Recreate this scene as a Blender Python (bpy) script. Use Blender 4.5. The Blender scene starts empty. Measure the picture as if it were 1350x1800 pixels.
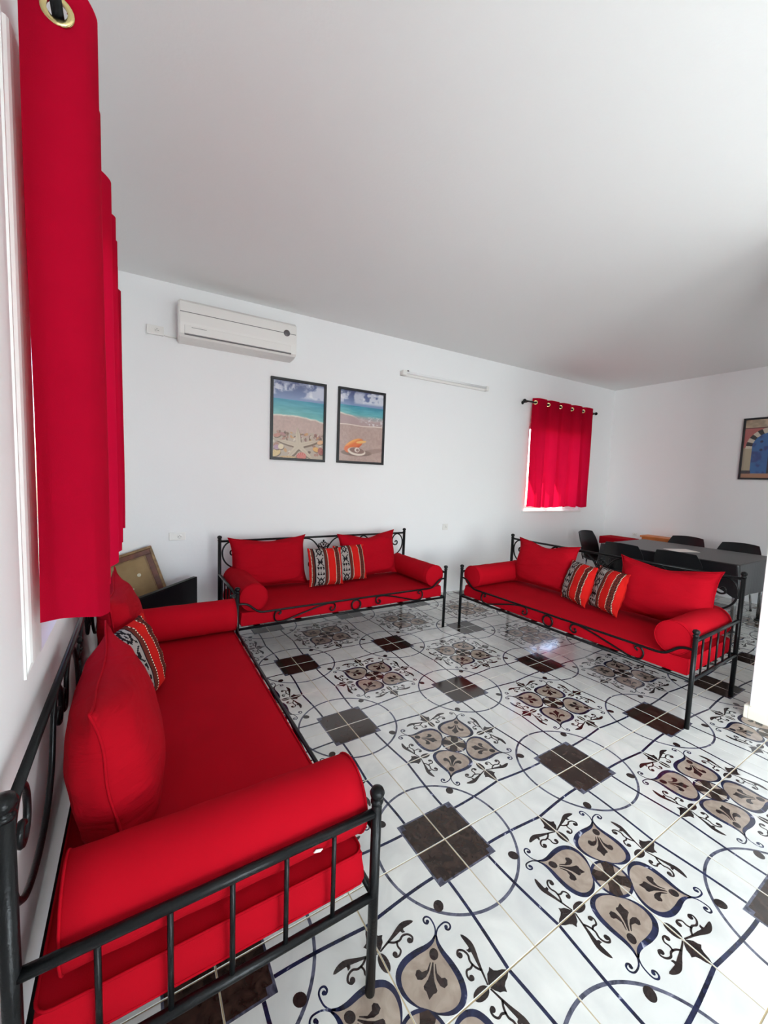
import bpy, bmesh, math, random
import numpy as np
from mathutils import Matrix, Vector

random.seed(7)
scene = bpy.context.scene
C = bpy.context.collection
PI = math.pi

# ------------------------------------------------------------------ camera
F_PX = 710.83
PITCH, ROLL, YAW = 0.0840, -0.0363, 0.5574
CAM = Vector((-1.0936, -1.1774, 1.5017))
_f = Vector((math.cos(PITCH) * math.sin(YAW), math.cos(PITCH) * math.cos(YAW), -math.sin(PITCH)))
_r0 = Vector((math.cos(YAW), -math.sin(YAW), 0.0))
_d0 = _f.cross(_r0)
_r = _r0 * math.cos(ROLL) + _d0 * math.sin(ROLL)
_d = _d0 * math.cos(ROLL) - _r0 * math.sin(ROLL)
cam_data = bpy.data.cameras.new('camera')
cam_data.sensor_fit = 'HORIZONTAL'
cam_data.sensor_width = 36.0
cam_data.lens = 36.0 * F_PX / 1350.0
cam_data.clip_start = 0.02
cam = bpy.data.objects.new('camera', cam_data)
C.objects.link(cam)
m3 = Matrix((_r, -_d, -_f)).transposed()
cam.matrix_world = Matrix.Translation(CAM) @ m3.to_4x4()
scene.camera = cam

# ------------------------------------------------------------------ world, sun, daylight, exposure
world = bpy.data.worlds.new('world')
scene.world = world
world.use_nodes = True
wn = world.node_tree
wn.nodes.clear()
sky = wn.nodes.new('ShaderNodeTexSky')
sky.sky_type = 'NISHITA'
sky.sun_disc = False
sky.sun_elevation = math.radians(58)
sky.sun_rotation = math.radians(40)
bg = wn.nodes.new('ShaderNodeBackground')
bg.inputs['Strength'].default_value = 1.15
wo = wn.nodes.new('ShaderNodeOutputWorld')
wn.links.new(sky.outputs[0], bg.inputs[0])
wn.links.new(bg.outputs[0], wo.inputs[0])

sun_d = bpy.data.lights.new('sun', 'SUN')
sun_d.energy = 36.0
sun_d.angle = math.radians(0.6)
sun_d.color = (1.0, 0.95, 0.88)
sun = bpy.data.objects.new('sun', sun_d)
C.objects.link(sun)
sun.rotation_euler = Vector((-0.62, -0.30, -1.0)).to_track_quat('-Z', 'Y').to_euler()

def area(name, loc, direction, sx, sy, power, col):
    d = bpy.data.lights.new(name, 'AREA')
    d.shape = 'RECTANGLE'
    d.size, d.size_y = sx, sy
    d.energy = power
    d.color = col
    o = bpy.data.objects.new(name, d)
    C.objects.link(o)
    o.location = loc
    o.rotation_euler = Vector(direction).to_track_quat('-Z', 'Z').to_euler()
    return o

# daylight through the glass door in the left wall, behind the camera
area('door_daylight', (-1.98, -2.95, 1.45), (1, 0, -0.45), 2.1, 2.2, 490, (0.915, 0.98, 0.99))
# daylight through the terrace opening in the wall behind the camera
area('terrace_daylight', (0.25, -5.22, 1.45), (0, 1, -0.35), 2.1, 2.2, 232, (0.905, 0.975, 1.0))
# daylight through the narrow window slit near the dining corner
area('slit_daylight', (4.37, -4.76, 1.30), (0, 1, 0), 0.20, 2.4, 7, (0.94, 0.97, 1.0))

scene.view_settings.view_transform = 'Standard'
scene.view_settings.look = 'None'
scene.view_settings.gamma = 1.0
scene.view_settings.use_curve_mapping = False
scene.view_settings.exposure = 0.0
scene.cycles.use_denoising = True
scene.cycles.max_bounces = 10
scene.cycles.diffuse_bounces = 6
scene.cycles.transparent_max_bounces = 12
scene.cycles.sample_clamp_indirect = 6.0
scene.cycles.caustics_reflective = False
scene.cycles.caustics_refractive = False

# ------------------------------------------------------------------ helpers: materials
def lin(c):
    return tuple((x / 12.92) if x <= 0.04045 else ((x + 0.055) / 1.055) ** 2.4 for x in c)

def rgb(r, g, b):
    return lin((r / 255.0, g / 255.0, b / 255.0))

def new_mat(name):
    m = bpy.data.materials.new(name)
    m.use_nodes = True
    nt = m.node_tree
    return m, nt, nt.nodes['Principled BSDF']

def mat(name, col, rough=0.5, metal=0.0, spec=0.5, noise=None, bump=None, coat=0.0, col2=None, coord='Object', detail=4.0):
    """noise = (scale, amount) mixes col towards col2; bump = (scale, strength)"""
    m, nt, b = new_mat(name)
    b.inputs['Base Color'].default_value = (*col, 1)
    b.inputs['Roughness'].default_value = rough
    b.inputs['Metallic'].default_value = metal
    b.inputs['Specular IOR Level'].default_value = spec
    b.inputs['Coat Weight'].default_value = coat
    tc = nt.nodes.new('ShaderNodeTexCoord')
    if noise:
        n = nt.nodes.new('ShaderNodeTexNoise')
        n.inputs['Scale'].default_value = noise[0]
        n.inputs['Detail'].default_value = detail
        nt.links.new(tc.outputs[coord], n.inputs['Vector'])
        mr = nt.nodes.new('ShaderNodeMapRange')
        mr.inputs[1].default_value = 0.35
        mr.inputs[2].default_value = 0.68
        mr.inputs[3].default_value = 0.0
        mr.inputs[4].default_value = noise[1]
        nt.links.new(n.outputs['Fac'], mr.inputs[0])
        mx = nt.nodes.new('ShaderNodeMix')
        mx.data_type = 'RGBA'
        mx.inputs['A'].default_value = (*col, 1)
        mx.inputs['B'].default_value = (*(col2 or tuple(x * 0.6 for x in col)), 1)
        nt.links.new(mr.outputs[0], mx.inputs['Factor'])
        nt.links.new(mx.outputs['Result'], b.inputs['Base Color'])
    if bump:
        n2 = nt.nodes.new('ShaderNodeTexNoise')
        n2.inputs['Scale'].default_value = bump[0]
        n2.inputs['Detail'].default_value = 3.0
        nt.links.new(tc.outputs[coord], n2.inputs['Vector'])
        bp = nt.nodes.new('ShaderNodeBump')
        bp.inputs['Strength'].default_value = bump[1]
        bp.inputs['Distance'].default_value = 0.01
        nt.links.new(n2.outputs['Fac'], bp.inputs['Height'])
        nt.links.new(bp.outputs[0], b.inputs['Normal'])
    return m

def fabric(name, col, translucent=0.0, weave=900.0, bump=0.25, wrinkle=0.0):
    m, nt, b = new_mat(name)
    b.inputs['Roughness'].default_value = 0.9
    b.inputs['Specular IOR Level'].default_value = 0.05
    b.inputs['Sheen Weight'].default_value = 0.0
    b.inputs['Sheen Tint'].default_value = (*col, 1)
    tc = nt.nodes.new('ShaderNodeTexCoord')
    n = nt.nodes.new('ShaderNodeTexNoise')
    n.inputs['Scale'].default_value = 6.0
    n.inputs['Detail'].default_value = 5.0
    nt.links.new(tc.outputs['Object'], n.inputs['Vector'])
    mx = nt.nodes.new('ShaderNodeMix')
    mx.data_type = 'RGBA'
    mx.inputs['A'].default_value = (*[x * 0.90 for x in col], 1)
    mx.inputs['B'].default_value = (*[min(1, x * 1.10) for x in col], 1)
    nt.links.new(n.outputs['Fac'], mx.inputs['Factor'])
    nt.links.new(mx.outputs['Result'], b.inputs['Base Color'])
    w = nt.nodes.new('ShaderNodeTexNoise')
    w.inputs['Scale'].default_value = weave
    w.inputs['Detail'].default_value = 1.15
    nt.links.new(tc.outputs['Object'], w.inputs['Vector'])
    bp = nt.nodes.new('ShaderNodeBump')
    bp.inputs['Strength'].default_value = bump
    bp.inputs['Distance'].default_value = 0.002
    nt.links.new(w.outputs['Fac'], bp.inputs['Height'])
    nt.links.new(bp.outputs[0], b.inputs['Normal'])
    if wrinkle > 0:
        mp = nt.nodes.new('ShaderNodeMapping')
        mp.inputs['Scale'].default_value = (3.0, 3.0, 9.0)
        nt.links.new(tc.outputs['Object'], mp.inputs[0])
        wv = nt.nodes.new('ShaderNodeTexNoise')
        wv.inputs['Scale'].default_value = 1.6
        wv.inputs['Detail'].default_value = 3.0
        wv.inputs['Distortion'].default_value = 0.8
        nt.links.new(mp.outputs[0], wv.inputs['Vector'])
        b2 = nt.nodes.new('ShaderNodeBump')
        b2.inputs['Strength'].default_value = wrinkle
        b2.inputs['Distance'].default_value = 0.03
        nt.links.new(wv.outputs['Fac'], b2.inputs['Height'])
        nt.links.new(b2.outputs[0], bp.inputs['Normal'])
    if translucent > 0:
        tr = nt.nodes.new('ShaderNodeBsdfTranslucent')
        nt.links.new(mx.outputs['Result'], tr.inputs['Color'])
        ms = nt.nodes.new('ShaderNodeMixShader')
        ms.inputs[0].default_value = translucent
        out = nt.nodes['Material Output']
        nt.links.new(b.outputs[0], ms.inputs[1])
        nt.links.new(tr.outputs[0], ms.inputs[2])
        nt.links.new(ms.outputs[0], out.inputs['Surface'])
    return m

def stone(name, base, vein, scale=6.0, vein_amt=0.35, rough=0.10, width=0.5, bands=None):
    """polished printed stone: soft clouds and thin veins, offset per tile"""
    m, nt, b = new_mat(name)
    b.inputs['Roughness'].default_value = rough
    b.inputs['Specular IOR Level'].default_value = 0.5
    tc = nt.nodes.new('ShaderNodeTexCoord')
    oi = nt.nodes.new('ShaderNodeObjectInfo')
    mul = nt.nodes.new('ShaderNodeMath')
    mul.operation = 'MULTIPLY'
    mul.inputs[1].default_value = 37.0
    nt.links.new(oi.outputs['Random'], mul.inputs[0])
    add = nt.nodes.new('ShaderNodeVectorMath')
    add.operation = 'ADD'
    nt.links.new(tc.outputs['Object'], add.inputs[0])
    nt.links.new(mul.outputs[0], add.inputs[1])
    n = nt.nodes.new('ShaderNodeTexNoise')
    n.inputs['Scale'].default_value = scale
    n.inputs['Detail'].default_value = 6.0
    n.inputs['Distortion'].default_value = 1.2
    nt.links.new(add.outputs[0], n.inputs['Vector'])
    cr = nt.nodes.new('ShaderNodeValToRGB')
    e = cr.color_ramp.elements
    e[0].position = 0.5 - width * 0.5
    e[0].color = (*base, 1)
    e[1].position = 0.5 + width * 0.5
    e[1].color = (*[a + (v - a) * vein_amt for a, v in zip(base, vein)], 1)
    if bands:
        for p, c in bands:
            x = cr.color_ramp.elements.new(p)
            x.color = (*c, 1)
    nt.links.new(n.outputs['Fac'], cr.inputs[0])
    nt.links.new(cr.outputs[0], b.inputs['Base Color'])
    return m

def pane_mat(name, tint=(1, 1, 1), gloss=0.06):
    m = bpy.data.materials.new(name)
    m.use_nodes = True
    nt = m.node_tree
    nt.nodes.clear()
    t = nt.nodes.new('ShaderNodeBsdfTransparent')
    t.inputs[0].default_value = (*tint, 1)
    g = nt.nodes.new('ShaderNodeBsdfGlossy')
    g.inputs['Roughness'].default_value = 0.03
    lw = nt.nodes.new('ShaderNodeLayerWeight')
    lw.inputs['Blend'].default_value = 0.5
    pw = nt.nodes.new('ShaderNodeMath')
    pw.operation = 'POWER'
    pw.inputs[1].default_value = 5.0
    nt.links.new(lw.outputs['Facing'], pw.inputs[0])
    fr = nt.nodes.new('ShaderNodeMath')
    fr.operation = 'MULTIPLY_ADD'
    fr.inputs[1].default_value = 0.90
    fr.inputs[2].default_value = 0.025
    nt.links.new(pw.outputs[0], fr.inputs[0])
    ms = nt.nodes.new('ShaderNodeMixShader')
    o = nt.nodes.new('ShaderNodeOutputMaterial')
    nt.links.new(fr.outputs[0], ms.inputs[0])
    nt.links.new(t.outputs[0], ms.inputs[1])
    nt.links.new(g.outputs[0], ms.inputs[2])
    nt.links.new(ms.outputs[0], o.inputs[0])
    return m

def print_mat(name):
    m, nt, b = new_mat(name)
    a = nt.nodes.new('ShaderNodeAttribute')
    a.attribute_name = 'print'
    nt.links.new(a.outputs['Color'], b.inputs['Base Color'])
    b.inputs['Roughness'].default_value = 0.4
    return m

RED = (0.37, 0.0030, 0.0105)
M = {
    'wall': mat('white_wall_paint', (0.86, 0.86, 0.865), 0.75, spec=0.25, bump=(45.0, 0.05)),
    'ceiling': mat('white_ceiling_paint', (0.84, 0.845, 0.84), 0.85, spec=0.2, bump=(60.0, 0.05)),
    'grout': mat('tan_grout', rgb(196, 178, 142), 0.8, noise=(30.0, 0.5), col2=rgb(165, 145, 110)),
    'marble': stone('white_marble_glaze', rgb(220, 220, 214), rgb(166, 168, 168), 5.0, 0.75, 0.09, 0.75),
    'brownstone': stone('dark_brown_stone_print', rgb(20, 14, 12), rgb(70, 54, 47), 26.0, 0.8, 0.10, 0.45),
    'lapis': stone('navy_lapis_print', rgb(13, 16, 34), rgb(46, 52, 86), 22.0, 0.7, 0.10, 0.32,
                   bands=[(0.72, rgb(170, 172, 190))]),
    'greyblue': stone('grey_blue_stone_print', rgb(34, 36, 50), rgb(112, 114, 132), 26.0, 0.8, 0.10, 0.4,
                      bands=[(0.80, rgb(186, 188, 198))]),
    'beige': stone('beige_marble_print', rgb(172, 158, 144), rgb(112, 94, 82), 14.0, 0.8, 0.09, 0.6),
    'scroll': stone('dark_scroll_print', rgb(24, 19, 20), rgb(62, 50, 47), 24.0, 0.6, 0.10, 0.4),
    'iron': mat('black_wrought_iron', (0.004, 0.0045, 0.005), 0.30, spec=0.22, bump=(140.0, 0.10)),
    'red': fabric('red_canvas', RED, 0.0, 700.0),
    'red_pillow': fabric('red_pillow_canvas', (0.35, 0.003, 0.0105), 0.0, 700.0, 0.25, 0.55),
    'curtain': fabric('red_curtain_cloth', (0.48, 0.003, 0.026), 0.44, 500.0, 0.3),
    'brass': mat('pale_brass', rgb(214, 196, 140), 0.22, 1.0),
    'aluminium': mat('white_lacquered_aluminium', rgb(232, 234, 232), 0.35),
    'plastic': mat('white_plastic', rgb(232, 230, 226), 0.35),
    'plastic_dark': mat('grey_plastic_seam', rgb(112, 110, 110), 0.5),
    'badge': mat('grey_badge', rgb(96, 92, 94), 0.3, 0.4),
    'hole': mat('black_hole', (0.01, 0.01, 0.01), 0.6),
    'frame_black': mat('black_frame_paint', (0.010, 0.010, 0.013), 0.4),
    'wood': mat('dark_carved_wood', rgb(120, 68, 46), 0.4, noise=(14.0, 0.9), col2=rgb(62, 32, 24)),
    'gilt': mat('worn_gilt_wood', rgb(150, 118, 74), 0.45, noise=(20.0, 0.8), col2=rgb(96, 66, 42)),
    'board': mat('brown_backing_board', rgb(168, 140, 100), 0.8, noise=(5.0, 0.8), col2=rgb(138, 110, 74)),
    'chip': mat('white_torn_paper', rgb(222, 214, 190), 0.9),
    'screen': mat('black_screen_glass', (0.005, 0.004, 0.006), 0.35, spec=0.2),
    'screen_edge': mat('black_screen_casing', (0.006, 0.006, 0.006), 0.5, spec=0.2),
    'tablecloth': mat('dark_grey_vinyl_cloth', rgb(26, 27, 31), 0.36, bump=(250.0, 0.05)),
    'chair': mat('black_chair_plastic', (0.006, 0.007, 0.009), 0.38, spec=0.3),
    'chrome': mat('brushed_steel', rgb(190, 192, 196), 0.25, 1.0),
    'rubber': mat('black_rubber', (0.012, 0.012, 0.012), 0.6),
    'paper': mat('white_paper', rgb(236, 232, 226), 0.7),
    'orange': mat('orange_wood', rgb(214, 128, 62), 0.5, noise=(8.0, 0.5), col2=rgb(180, 96, 40)),
    'pane': pane_mat('clear_pane'),
    'print': print_mat('printed_picture'),
    'ground': mat('pale_terrace_ground', rgb(112, 112, 100), 0.9, noise=(3.0, 0.4)),
    'tube': mat('white_tube_glass', rgb(238, 240, 240), 0.25),
    'w_red': fabric('woven_red', (0.50, 0.012, 0.010), 0.0, 900.0),
    'w_maroon': fabric('woven_maroon', rgb(92, 40, 32), 0.0, 900.0),
    'w_grey': fabric('woven_grey', rgb(150, 142, 138), 0.0, 900.0),
    'w_black': fabric('woven_black', (0.012, 0.010, 0.012), 0.0, 900.0),
    'w_white': fabric('woven_white', rgb(225, 215, 190), 0.0, 900.0),
}

# ------------------------------------------------------------------ helpers: meshes
def mesh_obj(name, bm, mats, parent=None, smooth=False, loc=None, rot=None):
    me = bpy.data.meshes.new(name)
    bm.normal_update()
    bm.to_mesh(me)
    bm.free()
    if smooth:
        me.polygons.foreach_set('use_smooth', [True] * len(me.polygons))
    if not isinstance(mats, (list, tuple)):
        mats = [mats]
    for x in mats:
        me.materials.append(M[x] if isinstance(x, str) else x)
    o = bpy.data.objects.new(name, me)
    C.objects.link(o)
    if parent:
        o.parent = parent
    if loc is not None:
        o.location = loc
    if rot is not None:
        o.rotation_euler = rot
    return o

def tag(o, label, cat, group=None):
    o['label'] = label
    o['category'] = cat
    if group:
        o['group'] = group
    return o

def thing(name, label, cat, loc=(0, 0, 0), rotz=0.0, group=None):
    o = bpy.data.objects.new(name, None)
    o.empty_display_size = 0.1
    C.objects.link(o)
    o.location = loc
    o.rotation_euler = (0, 0, rotz)
    return tag(o, label, cat, group)

def struct(o):
    o['kind'] = 'structure'
    return o

def dup(root, label, loc=None, rotz=None, group=None):
    def cp(o, par):
        c = o.copy()
        C.objects.link(c)
        c.parent = par
        for ch in o.children:
            cp(ch, c)
        return c
    r = cp(root, None)
    r['label'] = label
    if loc is not None:
        r.location = loc
    if rotz is not None:
        r.rotation_euler = (0, 0, rotz)
    if group:
        r['group'] = group
    return r

def box(bm, x0, x1, y0, y1, z0, z1, bevel=0.0, seg=2):
    r = bmesh.ops.create_cube(bm, size=1.0)
    vs = r['verts']
    for v in vs:
        v.co = Vector(((x0 + x1) / 2 + v.co.x * (x1 - x0), (y0 + y1) / 2 + v.co.y * (y1 - y0), (z0 + z1) / 2 + v.co.z * (z1 - z0)))
    if bevel > 0:
        es = list({e for v in vs for e in v.link_edges})
        bmesh.ops.bevel(bm, geom=es, offset=bevel, segments=seg, affect='EDGES', profile=0.6)
    return bm

def BM():
    return bmesh.new()

def tube(bm, pts, r, n=8, closed=False, cap=True):
    pts = [Vector(p) for p in pts]
    rs = r if isinstance(r, (list, tuple)) else [r] * len(pts)
    N = len(pts)
    rings = []
    up = None
    for i, p in enumerate(pts):
        if closed:
            t = (pts[(i + 1) % N] - pts[i - 1]).normalized()
        else:
            t = (pts[min(i + 1, N - 1)] - pts[max(i - 1, 0)])
            t = t.normalized() if t.length > 1e-9 else Vector((0, 0, 1))
        if up is None:
            a = Vector((0, 0, 1)) if abs(t.z) < 0.9 else Vector((1, 0, 0))
            up = (a - t * a.dot(t)).normalized()
        else:
            up = up - t * up.dot(t)
            up = up.normalized() if up.length > 1e-6 else Vector((1, 0, 0))
        s = t.cross(up)
        rings.append([bm.verts.new(p + (up * math.cos(2 * PI * k / n) + s * math.sin(2 * PI * k / n)) * rs[i]) for k in range(n)])
    for i in range(N if closed else N - 1):
        A, B = rings[i], rings[(i + 1) % N]
        for k in range(n):
            bm.faces.new((A[k], A[(k + 1) % n], B[(k + 1) % n], B[k]))
    if cap and not closed:
        bm.faces.new(list(reversed(rings[0])))
        bm.faces.new(rings[-1])
    return bm

def ball(bm, c, r, u=12, v=8, squash=1.0):
    res = bmesh.ops.create_uvsphere(bm, u_segments=u, v_segments=v, radius=r)
    for x in res['verts']:
        x.co = Vector((x.co.x, x.co.y, x.co.z * squash)) + Vector(c)
    return bm

def lathe(bm, prof, origin, axis, n=20):
    """prof = [(along, radius)]"""
    ax = Vector(axis).normalized()
    a = Vector((0, 0, 1)) if abs(ax.z) < 0.9 else Vector((1, 0, 0))
    u = (a - ax * a.dot(ax)).normalized()
    w = ax.cross(u)
    o = Vector(origin)
    rings = []
    for s, r in prof:
        if r < 1e-6:
            rings.append([bm.verts.new(o + ax * s)])
        else:
            rings.append([bm.verts.new(o + ax * s + (u * math.cos(2 * PI * k / n) + w * math.sin(2 * PI * k / n)) * r) for k in range(n)])
    for A, B in zip(rings, rings[1:]):
        for k in range(n):
            k2 = (k + 1) % n
            if len(A) == 1 and len(B) == 1:
                continue
            if len(A) == 1:
                bm.faces.new((A[0], B[k2], B[k]))
            elif len(B) == 1:
                bm.faces.new((A[k], A[k2], B[0]))
            else:
                bm.faces.new((A[k], A[k2], B[k2], B[k]))
    for R_, flip in ((rings[0], True), (rings[-1], False)):
        if len(R_) > 1:
            bm.faces.new(list(reversed(R_)) if flip else R_)
    return bm

def catmull(pts, k=6, closed=False):
    P = [np.array(p, float) for p in pts]
    n = len(P)
    out = []
    rng = range(n) if closed else range(n - 1)
    for i in rng:
        p0 = P[(i - 1) % n] if (closed or i > 0) else P[0] * 2 - P[1]
        p1, p2 = P[i], P[(i + 1) % n]
        p3 = P[(i + 2) % n] if (closed or i + 2 < n) else P[-1] * 2 - P[-2]
        for j in range(k):
            t = j / k
            out.append(0.5 * ((2 * p1) + (-p0 + p2) * t + (2 * p0 - 5 * p1 + 4 * p2 - p3) * t * t + (-p0 + 3 * p1 - 3 * p2 + p3) * t ** 3))
    if not closed:
        out.append(P[-1])
    return [tuple(p) for p in out]

def arc(cx, cy, r, a0, a1, n=16, r1=None):
    r1 = r if r1 is None else r1
    return [(cx + (r + (r1 - r) * i / n) * math.cos(a0 + (a1 - a0) * i / n), cy + (r + (r1 - r) * i / n) * math.sin(a0 + (a1 - a0) * i / n)) for i in range(n + 1)]

# ------------------------------------------------------------------ room dimensions
T = 0.45
XL, XR, YF, H = -1.33, 5.985, -4.60, 3.138
YB0, AB = 2.969, -0.0278          # back wall: y = YB0 + AB * x
BROT = math.atan(AB)
def yb(x, off=0.0):
    return YB0 + AB * x - off
TH = 0.20

def wall_with_holes(name, length, holes, mat_='wall', loc=(0, 0, 0), rotz=0.0, z1=H):
    """wall in its own frame: inner face on y=0, body towards +y, x from 0 to length"""
    bm = BM()
    xs = sorted({0.0, length, *[h[0] for h in holes], *[h[1] for h in holes]})
    for a, b in zip(xs, xs[1:]):
        mid = (a + b) / 2
        cuts = sorted([(h[2], h[3]) for h in holes if h[0] < mid < h[1]])
        z = 0.0
        for c0, c1 in cuts + [(z1, z1)]:
            if c0 - z > 1e-4:
                box(bm, a, b, 0, TH, z, c0)
            z = c1
    bmesh.ops.remove_doubles(bm, verts=bm.verts, dist=1e-5)
    # drop the coincident inner faces between neighbouring blocks
    seen = {}
    for f in list(bm.faces):
        k = tuple(sorted(v.index for v in f.verts)) if False else tuple(sorted((round(v.co.x, 4), round(v.co.y, 4), round(v.co.z, 4)) for v in f.verts))
        seen.setdefault(k, []).append(f)
    dead = [f for fs in seen.values() if len(fs) > 1 for f in fs]
    bmesh.ops.delete(bm, geom=dead, context='FACES')
    o = mesh_obj(name, bm, mat_, loc=loc, rot=(0, 0, rotz))
    return struct(o)

# back wall (with the curtained window)
BWX0 = XL - 0.0
WIN = (3.90, 5.20, 1.085, 2.40)
lenb = (XR - BWX0) / math.cos(BROT)
wall_with_holes('wall_back', lenb, [(WIN[0] - BWX0, WIN[1] - BWX0, WIN[2], WIN[3])], loc=(BWX0, yb(BWX0), 0), rotz=BROT)
# left wall: runs along +y, inner face towards +x.  own frame x -> -y when rotz=+90 -> use rotz=90 with body towards -x
LW = (0.32, 2.02, 0.955, 2.46)
DOOR = (-3.95, -1.95, 0.0, 2.30)
wall_with_holes('wall_left', (yb(XL) + TH) - YF, [(LW[0] - YF, LW[1] - YF, LW[2], LW[3]), (DOOR[0] - YF, DOOR[1] - YF, DOOR[2], DOOR[3])], loc=(XL, YF, 0), rotz=PI / 2)
# right wall: inner face towards -x
wall_with_holes('wall_right', yb(XR) + TH - YF, [], loc=(XR, yb(XR) + TH, 0), rotz=-PI / 2)
# wall behind the camera with a terrace opening: inner face towards +y
TER = (-0.7, 1.2, 0.0, 2.30)
SLIT = (4.26, 4.48, 0.05, 2.60)
wall_with_holes('wall_front', XR - XL + 2 * TH, [(XR + TH - TER[1], XR + TH - TER[0], TER[2], TER[3]), (XR + TH - SLIT[1], XR + TH - SLIT[0], SLIT[2], SLIT[3])], loc=(XR + TH, YF, 0), rotz=PI)
# short partition next to the dining corner
bm = BM(); box(bm, 2.372, 2.60, -1.60, -0.297, 0, H, 0.004, 1)
struct(mesh_obj('wall_partition', bm, 'wall'))
bm = BM()
box(bm, 2.350, 2.372, -1.60, -0.297, 0, 0.085, 0.003, 1)
box(bm, 2.350, 2.622, -0.297, -0.275, 0, 0.085, 0.003, 1)
struct(mesh_obj('baseboard_partition', bm, mat('cream_skirting', rgb(226, 222, 208), 0.35)))
# ceiling
bm = BM(); box(bm, XL - TH, XR + TH, YF - TH, yb(XL) + TH, H, H + 0.2)
struct(mesh_obj('ceiling', bm, 'ceiling'))
# ground around the house
bm = BM(); box(bm, -14, 18, -14, 16, -0.30, -0.16)
struct(mesh_obj('terrace_ground', bm, 'ground'))

# ------------------------------------------------------------------ floor: grout bed and patterned tiles
bm = BM()
x0, x1 = XL - TH, XR + TH
v = [bm.verts.new(p) for p in ((x0, YF - TH, -0.0025), (x1, YF - TH, -0.0025), (x1, yb(x1) + TH, -0.0025), (x0, yb(x0) + TH, -0.0025))]
w = [bm.verts.new((p.co.x, p.co.y, -0.16)) for p in v]
bm.faces.new(v)
bm.faces.new(list(reversed(w)))
for k in range(4):
    bm.faces.new((v[k], w[k], w[(k + 1) % 4], v[(k + 1) % 4]))
floor = struct(mesh_obj('floor', bm, 'grout'))

TM = ['marble', 'brownstone', 'lapis', 'beige', 'scroll', 'greyblue']
GAP = 0.0042

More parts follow.
